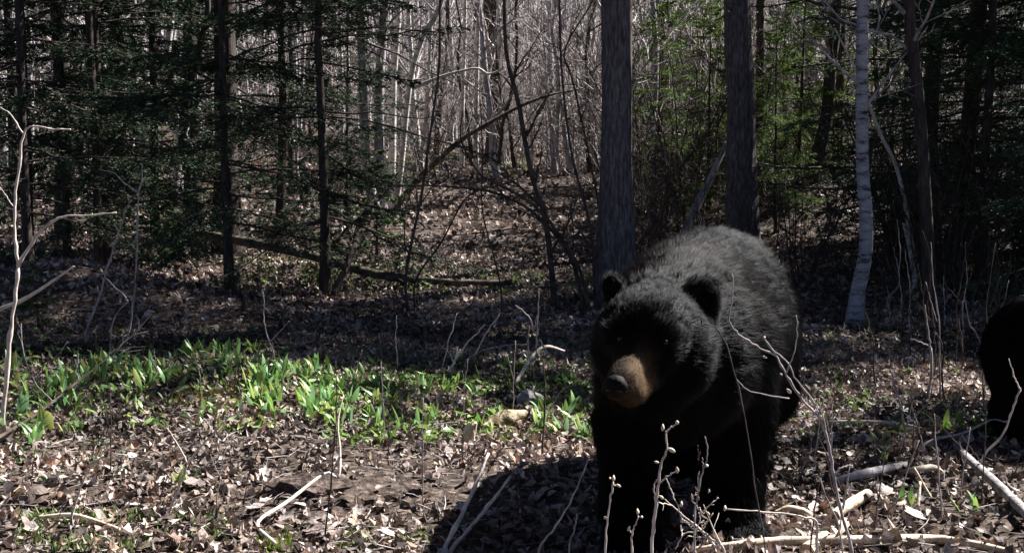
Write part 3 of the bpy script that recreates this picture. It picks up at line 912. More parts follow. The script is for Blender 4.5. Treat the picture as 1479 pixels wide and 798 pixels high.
leek_patch(85, 365, 480, 535, 605, 0.135, 'leeks beside the mound', 'bright broad-leaved green shoot in the dense cluster beside the mossy mound')
leek_patch(45, 230, 390, 512, 552, 0.12, 'leeks behind the mound', 'bright broad-leaved green shoot growing along the top of the mossy mound')
leek_patch(70, 10, 240, 538, 592, 0.13, 'leeks by the hooked sapling', 'broad-leaved green shoot in the strip beside the tall hooked sapling')
leek_patch(65, 480, 720, 545, 625, 0.115, 'leeks by the pale wood', 'broad-leaved green shoot in the sunlit strip behind the pale wood chunk')
leek_patch(20, 770, 862, 590, 640, 0.12, 'leeks before the bear', 'broad-leaved green shoot next to the bear in front of the mossy log piece')
leek_patch(20, 1345, 1440, 590, 632, 0.10, 'leeks by the second bear', 'small green shoot beside the second, smaller bear')
leek_patch(14, 10, 110, 590, 660, 0.13, 'leeks on the dark litter', 'scattered green shoot in the leaf litter below the tall hooked sapling')
for px, py in ((1150, 612), (1135, 606), (1190, 622), (1270, 650), (1275, 672), (1400, 745), (1405, 738), (1312, 735), (800, 540), (815, 545), (822, 560), (255, 705), (275, 700)):
    leek(G(px, py), 0.085, 'lone sprouts', 'lone bright green sprout in the leaf litter')

gc = MB()


def cover(n, x0, x1, y0, y1, s0, s1, cols):
    px, py = rng.uniform(x0, x1, n), rng.uniform(y0, y1, n)
    # ragged patch: drop points by noise
    keep = smooth_noise(px / 28.0, py / 14.0, 11) + rng.uniform(-0.25, 0.25, n) > -0.02
    px, py = px[keep], py[keep]
    pos = Gn(px, py)
    m = len(pos)
    pos[:, 2] += rng.uniform(0.0, s1 * 0.7, m)
    c = np.array(cols)[rng.integers(0, len(cols), m)] * rng.uniform(0.6, 1.3, (m, 1))
    v, t, cc = leaf_batch(pos, rng.uniform(s0, s1, m), rng.uniform(0, 6.28, m), rng.normal(0.5, 0.5, m), rng.normal(0, 0.5, m), np.full(m, 0.2), rng.normal(0, 0.3, m), c, 0.4)
    gc.add(v, tris=t, c=cc)


cover(900, 340, 620, 375, 425, 0.04, 0.08, [(0.14, 0.18, 0.05), (0.10, 0.15, 0.04)])
cover(400, 600, 860, 395, 430, 0.04, 0.08, [(0.12, 0.17, 0.05), (0.16, 0.2, 0.06)])
cover(700, 1200, 1479, 392, 432, 0.04, 0.08, [(0.12, 0.19, 0.05), (0.09, 0.14, 0.03)])
cover(900, 0, 330, 190, 340, 0.08, 0.14, [(0.15, 0.2, 0.07), (0.11, 0.16, 0.05)])
cover(500, 560, 760, 225, 262, 0.09, 0.16, [(0.14, 0.18, 0.06)])
cover(1700, 0, 480, 505, 630, 0.025, 0.07, [(0.17, 0.28, 0.08), (0.25, 0.37, 0.16), (0.13, 0.21, 0.06), (0.27, 0.31, 0.09)])
cover(1500, 470, 860, 525, 645, 0.025, 0.065, [(0.17, 0.29, 0.06), (0.24, 0.34, 0.09), (0.12, 0.2, 0.05)])
cover(1000, 0, 560, 480, 560, 0.03, 0.06, [(0.10, 0.15, 0.04), (0.14, 0.2, 0.06)])
cover(1000, 540, 860, 500, 580, 0.03, 0.06, [(0.09, 0.13, 0.04), (0.12, 0.18, 0.05)])
cover(800, 1150, 1440, 470, 640, 0.03, 0.06, [(0.09, 0.13, 0.04), (0.12, 0.17, 0.05)])
cover(900, 0, 200, 580, 700, 0.015, 0.035, [(0.09, 0.14, 0.05)])
obj('ground_cover', gc.mesh('ground_cover', M['green'], smooth=False), label='small green leaves sprouting through the leaf litter', cat='ground cover', kind='stuff')

# moss: short blades
ms = MB()


def moss(n, px0, px1, py0, py1, colr, h=0.022):
    px, py = rng.uniform(px0, px1, n), rng.uniform(py0, py1, n)
    keep = smooth_noise(px / 40.0, py / 22.0, 21) + rng.uniform(-0.2, 0.2, n) > -0.04
    pos = Gn(px[keep], py[keep])
    m = len(pos)
    d = norm(np.stack([rng.normal(0, 0.6, m), rng.normal(0, 0.6, m), np.ones(m)], -1)) * rng.uniform(0.5, 1.3, (m, 1)) * h
    w = norm(np.stack([rng.normal(size=m), rng.normal(size=m), np.zeros(m)], -1)) * h * 0.14
    v = np.stack([pos - w, pos + w, pos + d], 1).reshape(-1, 3)
    c = np.repeat(np.array(colr)[None] * rng.uniform(0.6, 1.4, (m, 1)), 3, 0)
    ms.add(v, tris=np.arange(len(v)).reshape(-1, 3), c=c)


moss(2600, 20, 330, 742, 798, (0.13, 0.19, 0.06), 0.028)
moss(700, 480, 620, 768, 798, (0.16, 0.20, 0.06), 0.024)
moss(1800, 520, 660, 598, 645, (0.26, 0.30, 0.08), 0.022)
moss(3000, 250, 395, 540, 598, (0.22, 0.19, 0.04), 0.03)
moss(900, 370, 420, 765, 798, (0.18, 0.24, 0.05), 0.028)
obj('moss', ms.mesh('moss', M['moss'], smooth=False), label='yellow-green moss tufts on the forest floor', cat='moss', kind='stuff')


# ------------------------------------------------------------------ foreground twigs, traced stem by stem
def blob(sz, n=7):
    """an egg-shaped bud pointing up"""
    mb = MB()
    rows = np.array([-0.9, -0.3, 0.4, 1.0, 1.5])
    rr = np.array([0.2, 0.55, 0.6, 0.36, 0.03])
    mb.tubes(np.stack([np.zeros(5), np.zeros(5), rows * sz], -1), rr * sz, n, True)
    return mb.mesh('bud', M['bud'])


BUD = blob(1.0)


def sapling(name, label, Y, stems, mat='twig_pale', buds=(), cat='sapling', group=None, drop=True, part='branch', side=0, jitter=0.0):
    """stems: (pixel line from base to tip, base radius, tip radius[, depth change at the tip])"""
    base = P(*stems[0][0][0], Y)
    org = np.array([base[0], Y, float(terrain(base[0], Y))])
    t = thing(name, label, cat, org, group)
    for i, st in enumerate(stems):
        ln, r0, r1 = st[:3]
        dy = st[3] if len(st) > 3 else 0.0
        d0 = st[4] if len(st) > 4 else 0.0
        n = len(ln)
        pts = [P(a, b, Y + d0 + (dy - d0) * j / max(n - 1, 1)) for j, (a, b) in enumerate(ln)]
        if i == 0 and drop and pts[0][2] > org[2] + 0.005:
            q = org.copy()
            q[2] -= 0.02
            pts = [q] + pts
        pts = np.array(pts) - org
        k = max(10, 4 * len(pts))
        pp, rr = densify(pts, np.linspace(r0, r1, len(pts)), k)
        pp[1:-1] += rng.normal(0, 0.0011, (k - 2, 3)) * (Y / 3)
        rr = rr * (1 + 0.16 * rng.normal(0, 1, k)).clip(0.7, 1.5)
        obj('stem' if i == 0 else part, MB().tubes(pp, rr, 6, True).mesh('stem', M[mat]), t)
        if side:
            add_branches(t, pp, rr, side, 0.25, 0.7, 0.25, 0.6, mat, 2, 0.0011, 'twig', 0.05)
    for bd in buds:
        px, py, sz = bd[:3]
        o = obj('bud', BUD, t)
        o.location = P(px, py, Y + (bd[3] if len(bd) > 3 else 0)) - org
        o.scale = (sz, sz, sz)
        o.rotation_euler = (rng.normal(0, 0.8), rng.normal(0, 0.8), 0)
    return t


sapling('hooked_sapling', 'tall pale bare sapling forking into a hooked stem and a bowed side branch', 4.2,
        [([(2, 630), (8, 560), (14, 490), (21, 430), (26, 385)], 0.009, 0.007), ([(26, 385), (22, 340), (22, 290), (28, 235), (35, 192), (48, 183), (75, 186), (102, 187)], 0.006, 0.0028),
         ([(26, 385), (50, 345), (68, 326), (90, 313), (130, 311), (168, 307)], 0.0075, 0.003), ([(35, 195), (15, 165), (0, 155)], 0.003, 0.002), ([(20, 300), (10, 285), (0, 270)], 0.002, 0.0012)])
leaning('dead_branch', 'pale dead stick slanting behind the tall hooked sapling', 'branch', [P(-130, 560, 4.7), P(-60, 470, 4.7), P(0, 446, 4.7), P(35, 432, 4.7), P(80, 403, 4.7), P(107, 384, 4.7)], [0.011, 0.01, 0.009, 0.008, 0.006, 0.003], 'twig_pale')
sapling('dead_sapling', 'grey forked dead sapling in the shade beside the tall hooked sapling', 6.0, [([(125, 478), (143, 430), (152, 395), (160, 372)], 0.008, 0.006), ([(160, 372), (170, 340), (183, 300), (190, 290)], 0.006, 0.003), ([(163, 367), (185, 357), (205, 333)], 0.005, 0.003),
        ([(152, 400), (178, 425), (186, 436)], 0.004, 0.002)], 'twig')
sapling('dead_sapling', 'grey dead sapling with a y-shaped top in front of the spruces', 6.3, [([(185, 500), (195, 400), (199, 300), (200, 277)], 0.006, 0.005), ([(200, 277), (206, 255), (204, 237)], 0.004, 0.002), ([(199, 278), (185, 268), (165, 250), (142, 244)], 0.0055, 0.003), ([(204, 252), (185, 252)], 0.003, 0.002)], 'twig')
sapling('dead_sapling', 'dead twig reaching up from the leeks behind the mound', 5.7, [([(160, 490), (165, 460), (180, 440), (185, 435)], 0.004, 0.003), ([(185, 435), (178, 425), (153, 402)], 0.003, 0.002)], 'twig')
sapling('young_shoot', 'thin reddish forked shoot rising out of the leek cluster', 5.5, [([(396, 545), (396, 515), (389, 494)], 0.005, 0.004), ([(389, 494), (382, 465), (381, 430), (378, 418)], 0.0035, 0.002), ([(389, 494), (405, 478), (418, 463)], 0.003, 0.0015), ([(381, 420), (384, 402)], 0.002, 0.001)], 'twig')
leaning('fallen_branch', 'curved fallen branch lying across the leek strip', 'branch', [gp(-20, 655, 0.03), gp(55, 618, 0.06), gp(110, 588, 0.1), gp(150, 560, 0.12), gp(170, 548, 0.14), gp(212, 530, 0.1)], [0.006, 0.0065, 0.006, 0.005, 0.004, 0.002], 'twig_dark', twigs=6, rough=0.12)
sapling('dead_twig', 'pale y-shaped twig stuck upright in the dry leaves', 3.25, [([(236, 775), (248, 730), (262, 695), (271, 669)], 0.0045, 0.0038), ([(271, 669), (295, 638), (318, 615), (336, 597)], 0.0036, 0.0018), ([(271, 669), (258, 643), (240, 617)], 0.0025, 0.0015)])
sapling('dead_twig', 'pale bowed twig stuck upright near the lower moss patch', 3.15, [([(95, 795), (103, 750), (112, 715), (128, 678), (149, 657)], 0.0048, 0.002), ([(108, 728), (90, 738), (78, 755)], 0.002, 0.001)])
leaning('fallen_branch', 'pale fallen branch with a kink lying on the trodden earth', 'branch', [gp(398, 795, 0.02), gp(372, 770, 0.03), gp(415, 748, 0.05), gp(470, 722, 0.08), P(488, 690, 3.35), P(491, 650, 3.4), P(488, 610, 3.45), P(496, 570, 3.5)], [0.006, 0.0055, 0.006, 0.0055, 0.005, 0.004, 0.003, 0.0015], 'twig_pale', n=34)
sapling('thin_stem', 'thin dark upright stem crossing the kinked fallen branch', 3.0, [([(466, 798), (476, 720), (482, 650), (486, 580), (485, 520)], 0.0034, 0.0012), ([(480, 680), (496, 655)], 0.0015, 0.001)], 'twig_dark')
sapling('cut_stick', 'longer of two pale cut sticks slanting up from the shadow of the bear', 2.85, [([(640, 798), (664, 748), (684, 705), (706, 654)], 0.0078, 0.005, 0.2)], 'twig_pale', cat='stick')
sapling('cut_stick', 'shorter of two pale cut sticks slanting up from the shadow of the bear', 2.88, [([(649, 798), (678, 762), (705, 730), (738, 687)], 0.0062, 0.0048, 0.2)], 'twig_pale', cat='stick')
sapling('thin_stem', 'thin grey stem slanting in the shadow under the chin of the bear', 2.55, [([(778, 796), (800, 762), (830, 712), (850, 660)], 0.003, 0.0018, 0.05), ], 'twig')
sapling('thin_stem', 'short grey stalk in the shadow of the bear', 2.7, [([(822, 785), (830, 765), (833, 741)], 0.0025, 0.002)], 'twig')
sapling('thin_stem', 'dark upright stem standing behind the trodden earth', 4.0, [([(779, 692), (784, 640), (787, 580), (785, 520)], 0.005, 0.0025), ([(784, 640), (765, 610)], 0.002, 0.001)], 'twig_dark')
sapling('thin_stem', 'slim grey stalk rising at the shadow edge behind the leeks', 5.6, [([(575, 545), (572, 490), (573, 455)], 0.003, 0.002)], 'twig')
sapling('thin_stem', 'slimmer grey stalk beside another at the shadow edge', 5.9, [([(552, 535), (550, 500), (547, 480)], 0.003, 0.002)], 'twig')
# buds in front of the bear
sapling('budding_shoot', 'short shoot with two buds at its tip before the chest of the bear', 2.35, [([(875, 796), (876, 760), (881, 720), (886, 695)], 0.0026, 0.0018), ([(886, 700), (893, 701)], 0.0014, 0.001)],
        buds=[(886, 691, 0.0062), (894, 701, 0.005), (874, 747, 0.0055), (881, 690, 0.004)], cat='shoot')
sapling('budding_shoot', 'smallest shoot with three buds low before the chest of the bear', 2.35, [([(912, 796), (913, 772), (918, 755), (922, 744)], 0.0022, 0.0016), ([(913, 772), (909, 764)], 0.0014, 0.001)],
        buds=[(921, 739, 0.0062), (927, 746, 0.005), (908, 763, 0.0055)], cat='shoot')
sapling('budding_shoot', 'tall branching shoot with pale buds before the forelegs of the bear', 2.4, [([(941, 796), (944, 760), (948, 725), (952, 692), (955, 670), (962, 650), (962, 622)], 0.004, 0.0022), ([(962, 624), (969, 617), (977, 612)], 0.002, 0.0015),
        ([(953, 697), (966, 686), (976, 680)], 0.0022, 0.0016), ([(962, 690), (972, 712), (980, 730)], 0.0014, 0.001), ([(946, 722), (945, 700), (951, 690)], 0.002, 0.0015)],
        buds=[(957, 618, 0.0068), (978, 610, 0.007), (971, 650, 0.0082), (978, 679, 0.007), (949, 667, 0.005), (956, 718, 0.0055)], cat='shoot')
sapling('budding_shoot', 'thin dark twisted shoot with small buds between the forelegs of the bear', 2.45, [([(1003, 796), (1004, 740), (1008, 712), (1012, 690), (1018, 672), (1022, 652), (1018, 630)], 0.0024, 0.0012), ([(1016, 678), (1014, 660)], 0.0012, 0.0008), ([(1008, 715), (1008, 690), (1010, 680)], 0.0014, 0.001)],
        'twig', buds=[(1021, 672, 0.0065), (1008, 706, 0.006), (1009, 719, 0.004), (1024, 709, 0.004)], cat='shoot')
sapling('bare_bramble', 'tangle of thin dead twigs low between the forelegs of the bear', 2.5, [([(1046, 798), (1028, 778), (1008, 760), (985, 742), (960, 720)], 0.0028, 0.0014), ([(1035, 790), (1018, 772), (1005, 758), (985, 752)], 0.003, 0.0014), ([(1000, 795), (1004, 770), (1010, 752), (1012, 735)], 0.002, 0.001), ([(980, 730), (985, 748), (1000, 762)], 0.002, 0.0014),
        ([(1010, 735), (1000, 722), (1005, 710)], 0.0014, 0.001), ([(975, 792), (990, 770), (1012, 765), (1030, 740)], 0.0016, 0.001), ([(1012, 742), (1026, 728), (1038, 718)], 0.0016, 0.001)], 'twig_pale', side=3, cat='twigs',
        buds=[(984, 728, 0.006), (985, 752, 0.006), (1015, 740, 0.005), (1023, 742, 0.006), (1003, 745, 0.004)])
sapling('forked_shoot', 'tall forked bare shoot with buds crossing the flank of the bear', 2.6, [([(1231, 798), (1222, 765), (1212, 725), (1204, 685), (1196, 640), (1185, 605)], 0.0045, 0.0038), ([(1185, 605), (1160, 578), (1138, 545), (1122, 515), (1106, 492)], 0.0036, 0.002),
        ([(1120, 513), (1095, 500), (1070, 485), (1056, 470), (1053, 455), (1058, 430), (1057, 395)], 0.0026, 0.0012), ([(1204, 688), (1215, 675), (1232, 671)], 0.0032, 0.0014), ([(1185, 608), (1175, 580), (1150, 548), (1135, 520), (1115, 505), (1104, 488)], 0.0024, 0.0014),
        ([(1136, 540), (1148, 505), (1152, 470), (1150, 455)], 0.0018, 0.001), ([(1140, 575), (1105, 570), (1080, 562), (1062, 545)], 0.0018, 0.001), ([(1196, 640), (1188, 600), (1182, 580)], 0.002, 0.0012)], 'twig',
        buds=[(1104, 487, 0.0055), (1140, 565, 0.007), (1104, 515, 0.005), (1128, 540, 0.004), (1182, 578, 0.0055), (1192, 637, 0.006)])
sapling('thin_stem', 'thin twig with two stubs held across the ear of the bear', 2.45, [([(1105, 798), (1090, 700), (1075, 600), (1050, 500), (1030, 471), (1012, 470), (993, 469)], 0.0022, 0.0012), ([(1014, 470), (1013, 458)], 0.0014, 0.001), ([(994, 470), (993, 462)], 0.0014, 0.001)], 'twig_dark')
sapling('budding_shoot', 'pale shoot reaching sideways with a bud at its tip at the foot of the bear', 2.75, [([(1180, 760), (1170, 748), (1130, 741), (1090, 738), (1048, 734)], 0.004, 0.0018)], 'twig_pale', buds=[(1047, 734, 0.007)], cat='shoot')
sapling('thin_stem', 'thin reddish stem beside the pale cut log', 2.8, [([(1170, 798), (1176, 740), (1185, 690), (1200, 660)], 0.0028, 0.0014), ([(1180, 715), (1195, 700)], 0.0014, 0.001)], 'twig_dark')
sapling('thin_stem', 'thin grey stem crossing the pale cut log', 2.75, [([(1217, 798), (1210, 755), (1195, 720), (1185, 690)], 0.0026, 0.0014)], 'twig')
# right mid-ground
sapling('dead_sapling', 'pale kinked sapling with a side twig between the two bears', 4.9, [([(1330, 645), (1333, 600), (1340, 570), (1345, 540), (1344, 502)], 0.007, 0.006), ([(1344, 501), (1330, 494), (1315, 489)], 0.004, 0.002), ([(1344, 502), (1340, 475), (1336, 440)], 0.004, 0.002)], 'twig')
sapling('dead_sapling', 'straight dark dead stalk between the two bears', 4.3, [([(1309, 660), (1305, 610), (1297, 575), (1285, 535)], 0.006, 0.003)], 'twig')
sapling('dead_sapling', 'tall thin reddish stem beside the second bear', 4.6, [([(1422, 620), (1420, 560), (1418, 500), (1398, 460), (1394, 420)], 0.004, 0.002), ([(1420, 570), (1430, 530)], 0.002, 0.001)], 'twig')
sapling('forked_shoot', 'pale zigzag twig in front of the second bear', 3.7, [([(1420, 660), (1450, 625), (1462, 590), (1474, 562)], 0.004, 0.003), ([(1474, 562), (1465, 545), (1457, 518)], 0.003, 0.0015)], 'twig_pale')
for i in range(26):
    px = rng.uniform(1265, 1478)
    py = rng.uniform(450, 590)
    g = G(px, py)
    hgt = rng.uniform(0.25, 0.75)
    top = hgt * FPX / g[1]
    dx = rng.normal(0, 14)
    sapling('dead_stalk', 'thin upright dead stalk in the shaded weeds between birch and second bear', g[1], [([(px, py), (px + dx * 0.3 + rng.normal(0, 4), py - top * 0.25), (px + dx * 0.2, py - top * 0.5), (px + dx * 0.8 + rng.normal(0, 5), py - top * 0.75), (px + dx, py - top)], 0.0042, 0.0016), ([(px + dx * 0.4, py - top * 0.5), (px + dx * 0.4 + rng.normal(0, 14), py - top * 0.75)], 0.0025, 0.001)],
            'twig_dark' if i % 4 else 'twig', cat='stalk', group='dead stalks in the weeds')
for i in range(22):
    px, py = rng.uniform(20, 860), rng.uniform(520, 760)
    g = G(px, py)
    top = rng.uniform(0.10, 0.35) * FPX / g[1]
    dx = rng.normal(0, 16)
    sapling('dead_stalk', 'short thin stalk standing in the sunlit leaf litter', g[1], [([(px, py), (px + dx * 0.3, py - top * 0.5), (px + dx, py - top)], 0.0026, 0.0012), ([(px + dx * 0.3, py - top * 0.5), (px + dx * 0.3 + rng.normal(0, 12), py - top * 0.8)], 0.0015, 0.0008)],
            'twig_dark' if i % 3 else 'twig', cat='stalk', group='short stalks in the litter')
for i in range(18):
    px, py = rng.uniform(1140, 1475), rng.uniform(640, 790)
    g = G(px, py)
    top = rng.uniform(0.08, 0.4) * FPX / g[1]
    dx = rng.normal(0, 40)
    sapling('dead_stalk', 'thin bare twig standing in the litter around the cut logs', g[1], [([(px, py), (px + dx * 0.4, py - top * 0.45), (px + dx, py - top)], 0.0028, 0.0012), ([(px + dx * 0.4, py - top * 0.45), (px + dx * 0.4 + rng.normal(0, 20), py - top * 0.8)], 0.0018, 0.0008)],
            'twig_dark' if i % 2 else 'twig', cat='stalk', group='thin twigs around the cut logs')
# centre twigs
sapling('dead_sapling', 'pale forked dead branch slanting up out of the leeks', 5.2, [([(590, 600), (620, 572), (640, 548), (657, 522), (660, 500)], 0.008, 0.006, 0.2), ([(658, 520), (675, 495), (690, 480), (700, 468)], 0.005, 0.003, 0.2, 0.15), ([(686, 512), (700, 485), (722, 452)], 0.005, 0.003, 0.3, 0.25), ([(655, 522), (651, 512), (646, 506)], 0.004, 0.002, 0.2, 0.15), ([(638, 535), (652, 480), (660, 452)], 0.003, 0.002, 0.1, 0.1)], 'twig_pale')
sapling('thin_stem', 'thin arched twig joining the pale forked branch', 5.5, [([(672, 525), (695, 507), (725, 500), (761, 497)], 0.0035, 0.002)], 'twig')
sapling('dead_sapling', 'upright cluster of thin twigs standing in the shade before the arching shrub', 5.3, [([(771, 535), (764, 515), (763, 490), (764, 470)], 0.005, 0.003), ([(770, 475), (764, 457), (745, 441)], 0.004, 0.003), ([(773, 525), (775, 495), (777, 470), (778, 420)], 0.004, 0.002), ([(779, 490), (790, 508), (797, 520)], 0.004, 0.003), ([(772, 475), (776, 455)], 0.003, 0.002)], 'twig', buds=[(765, 485, 0.009), (772, 484, 0.008), (778, 418, 0.006)])
leaning('fallen_branch', 'pale fallen stick pointing at the sunlit leaf clump behind the bear', 'branch', [gp(745, 566, 0.04), gp(768, 545, 0.1), gp(788, 533, 0.12), gp(815, 528, 0.08)], [0.01, 0.009, 0.008, 0.005], 'twig_pale')
sapling('bare_bramble', 'small dark tangle of dead stems behind the pale cut sticks', 3.7, [([(676, 722), (672, 690), (668, 655), (670, 630)], 0.003, 0.0015), ([(680, 722), (684, 690), (680, 660), (695, 645)], 0.003, 0.0015), ([(670, 720), (660, 690), (645, 670), (622, 690)], 0.003, 0.002), ([(682, 720), (700, 690), (712, 668), (730, 640)], 0.0026, 0.0014), ([(676, 715), (676, 670), (676, 640)], 0.002, 0.001)], 'twig_dark', side=5, cat='twigs')

# ------------------------------------------------------------------ fallen wood
leaning('fallen_pole', 'long pale barkless pole lying on the ground before the forefeet of the bear', 'log', [gp(985, 797, 0.0) , gp(1060, 795, 0.015), gp(1130, 792, 0.02), gp(1250, 789, 0.02), gp(1340, 790, 0.02), gp(1400, 794, 0.015), gp(1470, 802, 0.005)],
        [0.010, 0.011, 0.012, 0.0125, 0.012, 0.011, 0.009], 'pale_wood', n=40, sides=10)


def cut_log(label, a, b, r0, r1, lift):
    pa, pb = gp(*a, lift), gp(*b, lift)
    t = thing('cut_log', label, 'log', pa)
    pp, rr = densify(np.array([pa, (pa + pb) / 2 + [0, 0, 0.004], pb]) - pa, [r0, (r0 + r1) / 2, r1], 12)
    rr *= 1 + 0.03 * rng.normal(0, 1, 12)
    obj('bark', MB().tubes(pp, rr, 14).mesh('bark', M['pale_wood']), t)
    d = norm(pp[-1] - pp[-2])
    for c, s, r in ((pp[-1], 1, rr[-1]), (pp[0], -1, rr[0])):
        obj('cut_end', MB().tubes(np.array([c - s * d * 0.004, c + s * d * 0.002]), [r * 0.985, r * 0.95], 14, True).mesh('cut_end', M['cut_wood'], smooth=False), t)


cut_log('thicker pale cut log with a sawn end lying behind the long pole', (1165, 800), (1222, 762), 0.022, 0.022, 0.006)
cut_log('thinner pale cut log with a sawn end resting behind the thicker one', (1205, 755), (1253, 726), 0.016, 0.018, 0.022)
leaning('fallen_branch', 'dark fallen branch slanting down below the second bear', 'branch', [gp(1380, 656, 0.03), gp(1400, 680, 0.04), gp(1425, 705, 0.04), gp(1455, 735, 0.04), gp(1500, 775, 0.03)], [0.013, 0.015, 0.016, 0.016, 0.014], 'bark_grey', sides=8)
leaning('fallen_branch', 'thin pale fallen branch lying across the litter between the bears', 'branch', [gp(1195, 618, 0.02), gp(1240, 617, 0.02), gp(1290, 618, 0.02), gp(1335, 627, 0.02)], [0.008, 0.010, 0.009, 0.005], 'twig_pale')
leaning('fallen_branch', 'bowed thin branch springing from the litter towards the second bear', 'branch', [gp(1320, 660, 0.0), gp(1345, 655, 0.05), gp(1390, 648, 0.06), gp(1430, 640, 0.09), P(1455, 608, 3.95), P(1462, 590, 3.95)], [0.006, 0.006, 0.005, 0.004, 0.003, 0.002], 'twig')
leaning('bark_strip', 'curved pale strip of bark behind the cut logs', 'bark', [gp(1300, 690, 0.02), gp(1320, 700, 0.05), gp(1345, 697, 0.05), gp(1360, 690, 0.02)], [0.005, 0.011, 0.011, 0.005], 'pale_wood')
leaning('fallen_branch', 'short mottled fallen branch lying behind the cut logs', 'branch', [gp(1200, 705, 0.02), gp(1245, 700, 0.035), gp(1285, 690, 0.03), gp(1310, 680, 0.02)], [0.012, 0.016, 0.016, 0.011], 'bark_grey')
leaning('fallen_branch', 'pale barkless fallen branch ending at the foot of the bear', 'branch', [gp(1118, 752, 0.02), gp(1140, 748, 0.03), gp(1165, 752, 0.02), gp(1185, 760, 0.01)], [0.006, 0.011, 0.012, 0.007], 'pale_wood')
leaning('fallen_branch', 'pale fallen stick lying over the lower moss patch', 'branch', [gp(55, 760, 0.02), gp(100, 760, 0.03), gp(130, 766, 0.03), gp(172, 775, 0.02)], [0.005, 0.007, 0.008, 0.006], 'pale_wood')
for px, py, dx, dy, lab in ((1270, 735, 18, -30, 'short pale stick propped among the leaves behind the long pole'), (1290, 745, -22, -34, 'second short pale stick crossing the propped one'), (1325, 735, 4, -40, 'flat pale splinter standing among the leaves'), (1350, 730, -30, -55, 'pale thin stick slanting beside the flat splinter')):
    g = gp(px, py, 0.0)
    leaning('stick', lab, 'stick', [g, P(px + dx * 0.5, py + dy * 0.5, g[1] + 0.03), P(px + dx, py + dy, g[1] + 0.06)], [0.006, 0.0055, 0.004], 'pale_wood', n=8)


def lump(name, label, cat, pos, size, mat, seed, rotz=0.0, tilt=0.0):
    """an angular, weathered chunk"""
    r = np.random.default_rng(seed)
    n, m = 10, 14
    th = np.linspace(0.02, np.pi - 0.02, n)
    ph = np.linspace(0, 2 * np.pi, m, endpoint=False)
    T, F = np.meshgrid(th, ph, indexing='ij')
    d = np.stack([np.sin(T) * np.cos(F), np.sin(T) * np.sin(F), np.cos(T)], -1)
    pl = norm(r.normal(size=(14, 3)))
    rad = np.min(np.where((d @ pl.T) > 0.15, r.uniform(0.7, 1.0, 14) / np.maximum(d @ pl.T, 0.15), 9), -1).clip(0.5, 1.5)
    v = d * rad[..., None] * np.array(size)
    v += r.normal(0, 0.03, v.shape) * np.array(size)
    i = np.arange(n - 1)[:, None] * m
    j = np.arange(m)[None]
    q = np.stack(np.broadcast_arrays(i + j, i + m + j, i + m + (j + 1) % m, i + (j + 1) % m), -1)
    o = obj(name, MB().add(v, quads=q).mesh(name, M[mat], smooth=False), None, label, cat)
    o.location = pos
    o.rotation_euler = (tilt, tilt * 0.6, rotz)
    return o


lump('wood_chunk', 'upright pale splintered wood chunk beside the mossy log piece', 'wood', gp(676, 645, 0.03), (0.03, 0.03, 0.085), 'pale_wood', 3, 0.3, 0.25)
leaning('log_piece', 'mossy pale broken log piece lying behind the trodden earth', 'wood', [gp(696, 628, 0.015), gp(715, 622, 0.03), gp(740, 614, 0.035), gp(762, 606, 0.02)], [0.018, 0.036, 0.034, 0.02], 'moss_wood', n=14, sides=9, rough=0.16)
lump('stone', 'grey half-buried stone in the shade behind the mossy log piece', 'stone', gp(765, 585, 0.02), (0.07, 0.06, 0.05), 'bark_grey', 8, 0.6, 0.1)
lump('earth_clod', 'dark earth clod on the trodden ground beside the kinked branch', 'clod', gp(445, 710, 0.01), (0.10, 0.06, 0.045), 'ground', 9, 0.1, 0.05)


# ------------------------------------------------------------------ bears
def smin(a, b, k):
    h = np.clip(0.5 + 0.5 * (b - a) / k, 0, 1)
    return b * (1 - h) + a * h - k * h * (1 - h)


def cone(p, a, b, ra, rb):
    a, b = np.asarray(a, float), np.asarray(b, float)
    ba = b - a
    t = np.clip(((p - a) @ ba) / (ba @ ba), 0, 1)
    return np.linalg.norm(p - a - t[..., None] * ba, axis=-1) - (ra + (rb - ra) * t)


def ellip(p, c, r, R=None):
    q = p - np.asarray(c, float)
    if R is not None:
        q = q @ R
    r = np.asarray(r, float)
    k0 = np.linalg.norm(q / r, axis=-1)
    k1 = np.linalg.norm(q / (r * r), axis=-1)
    return k0 * (k0 - 1) / np.maximum(k1, 1e-6)


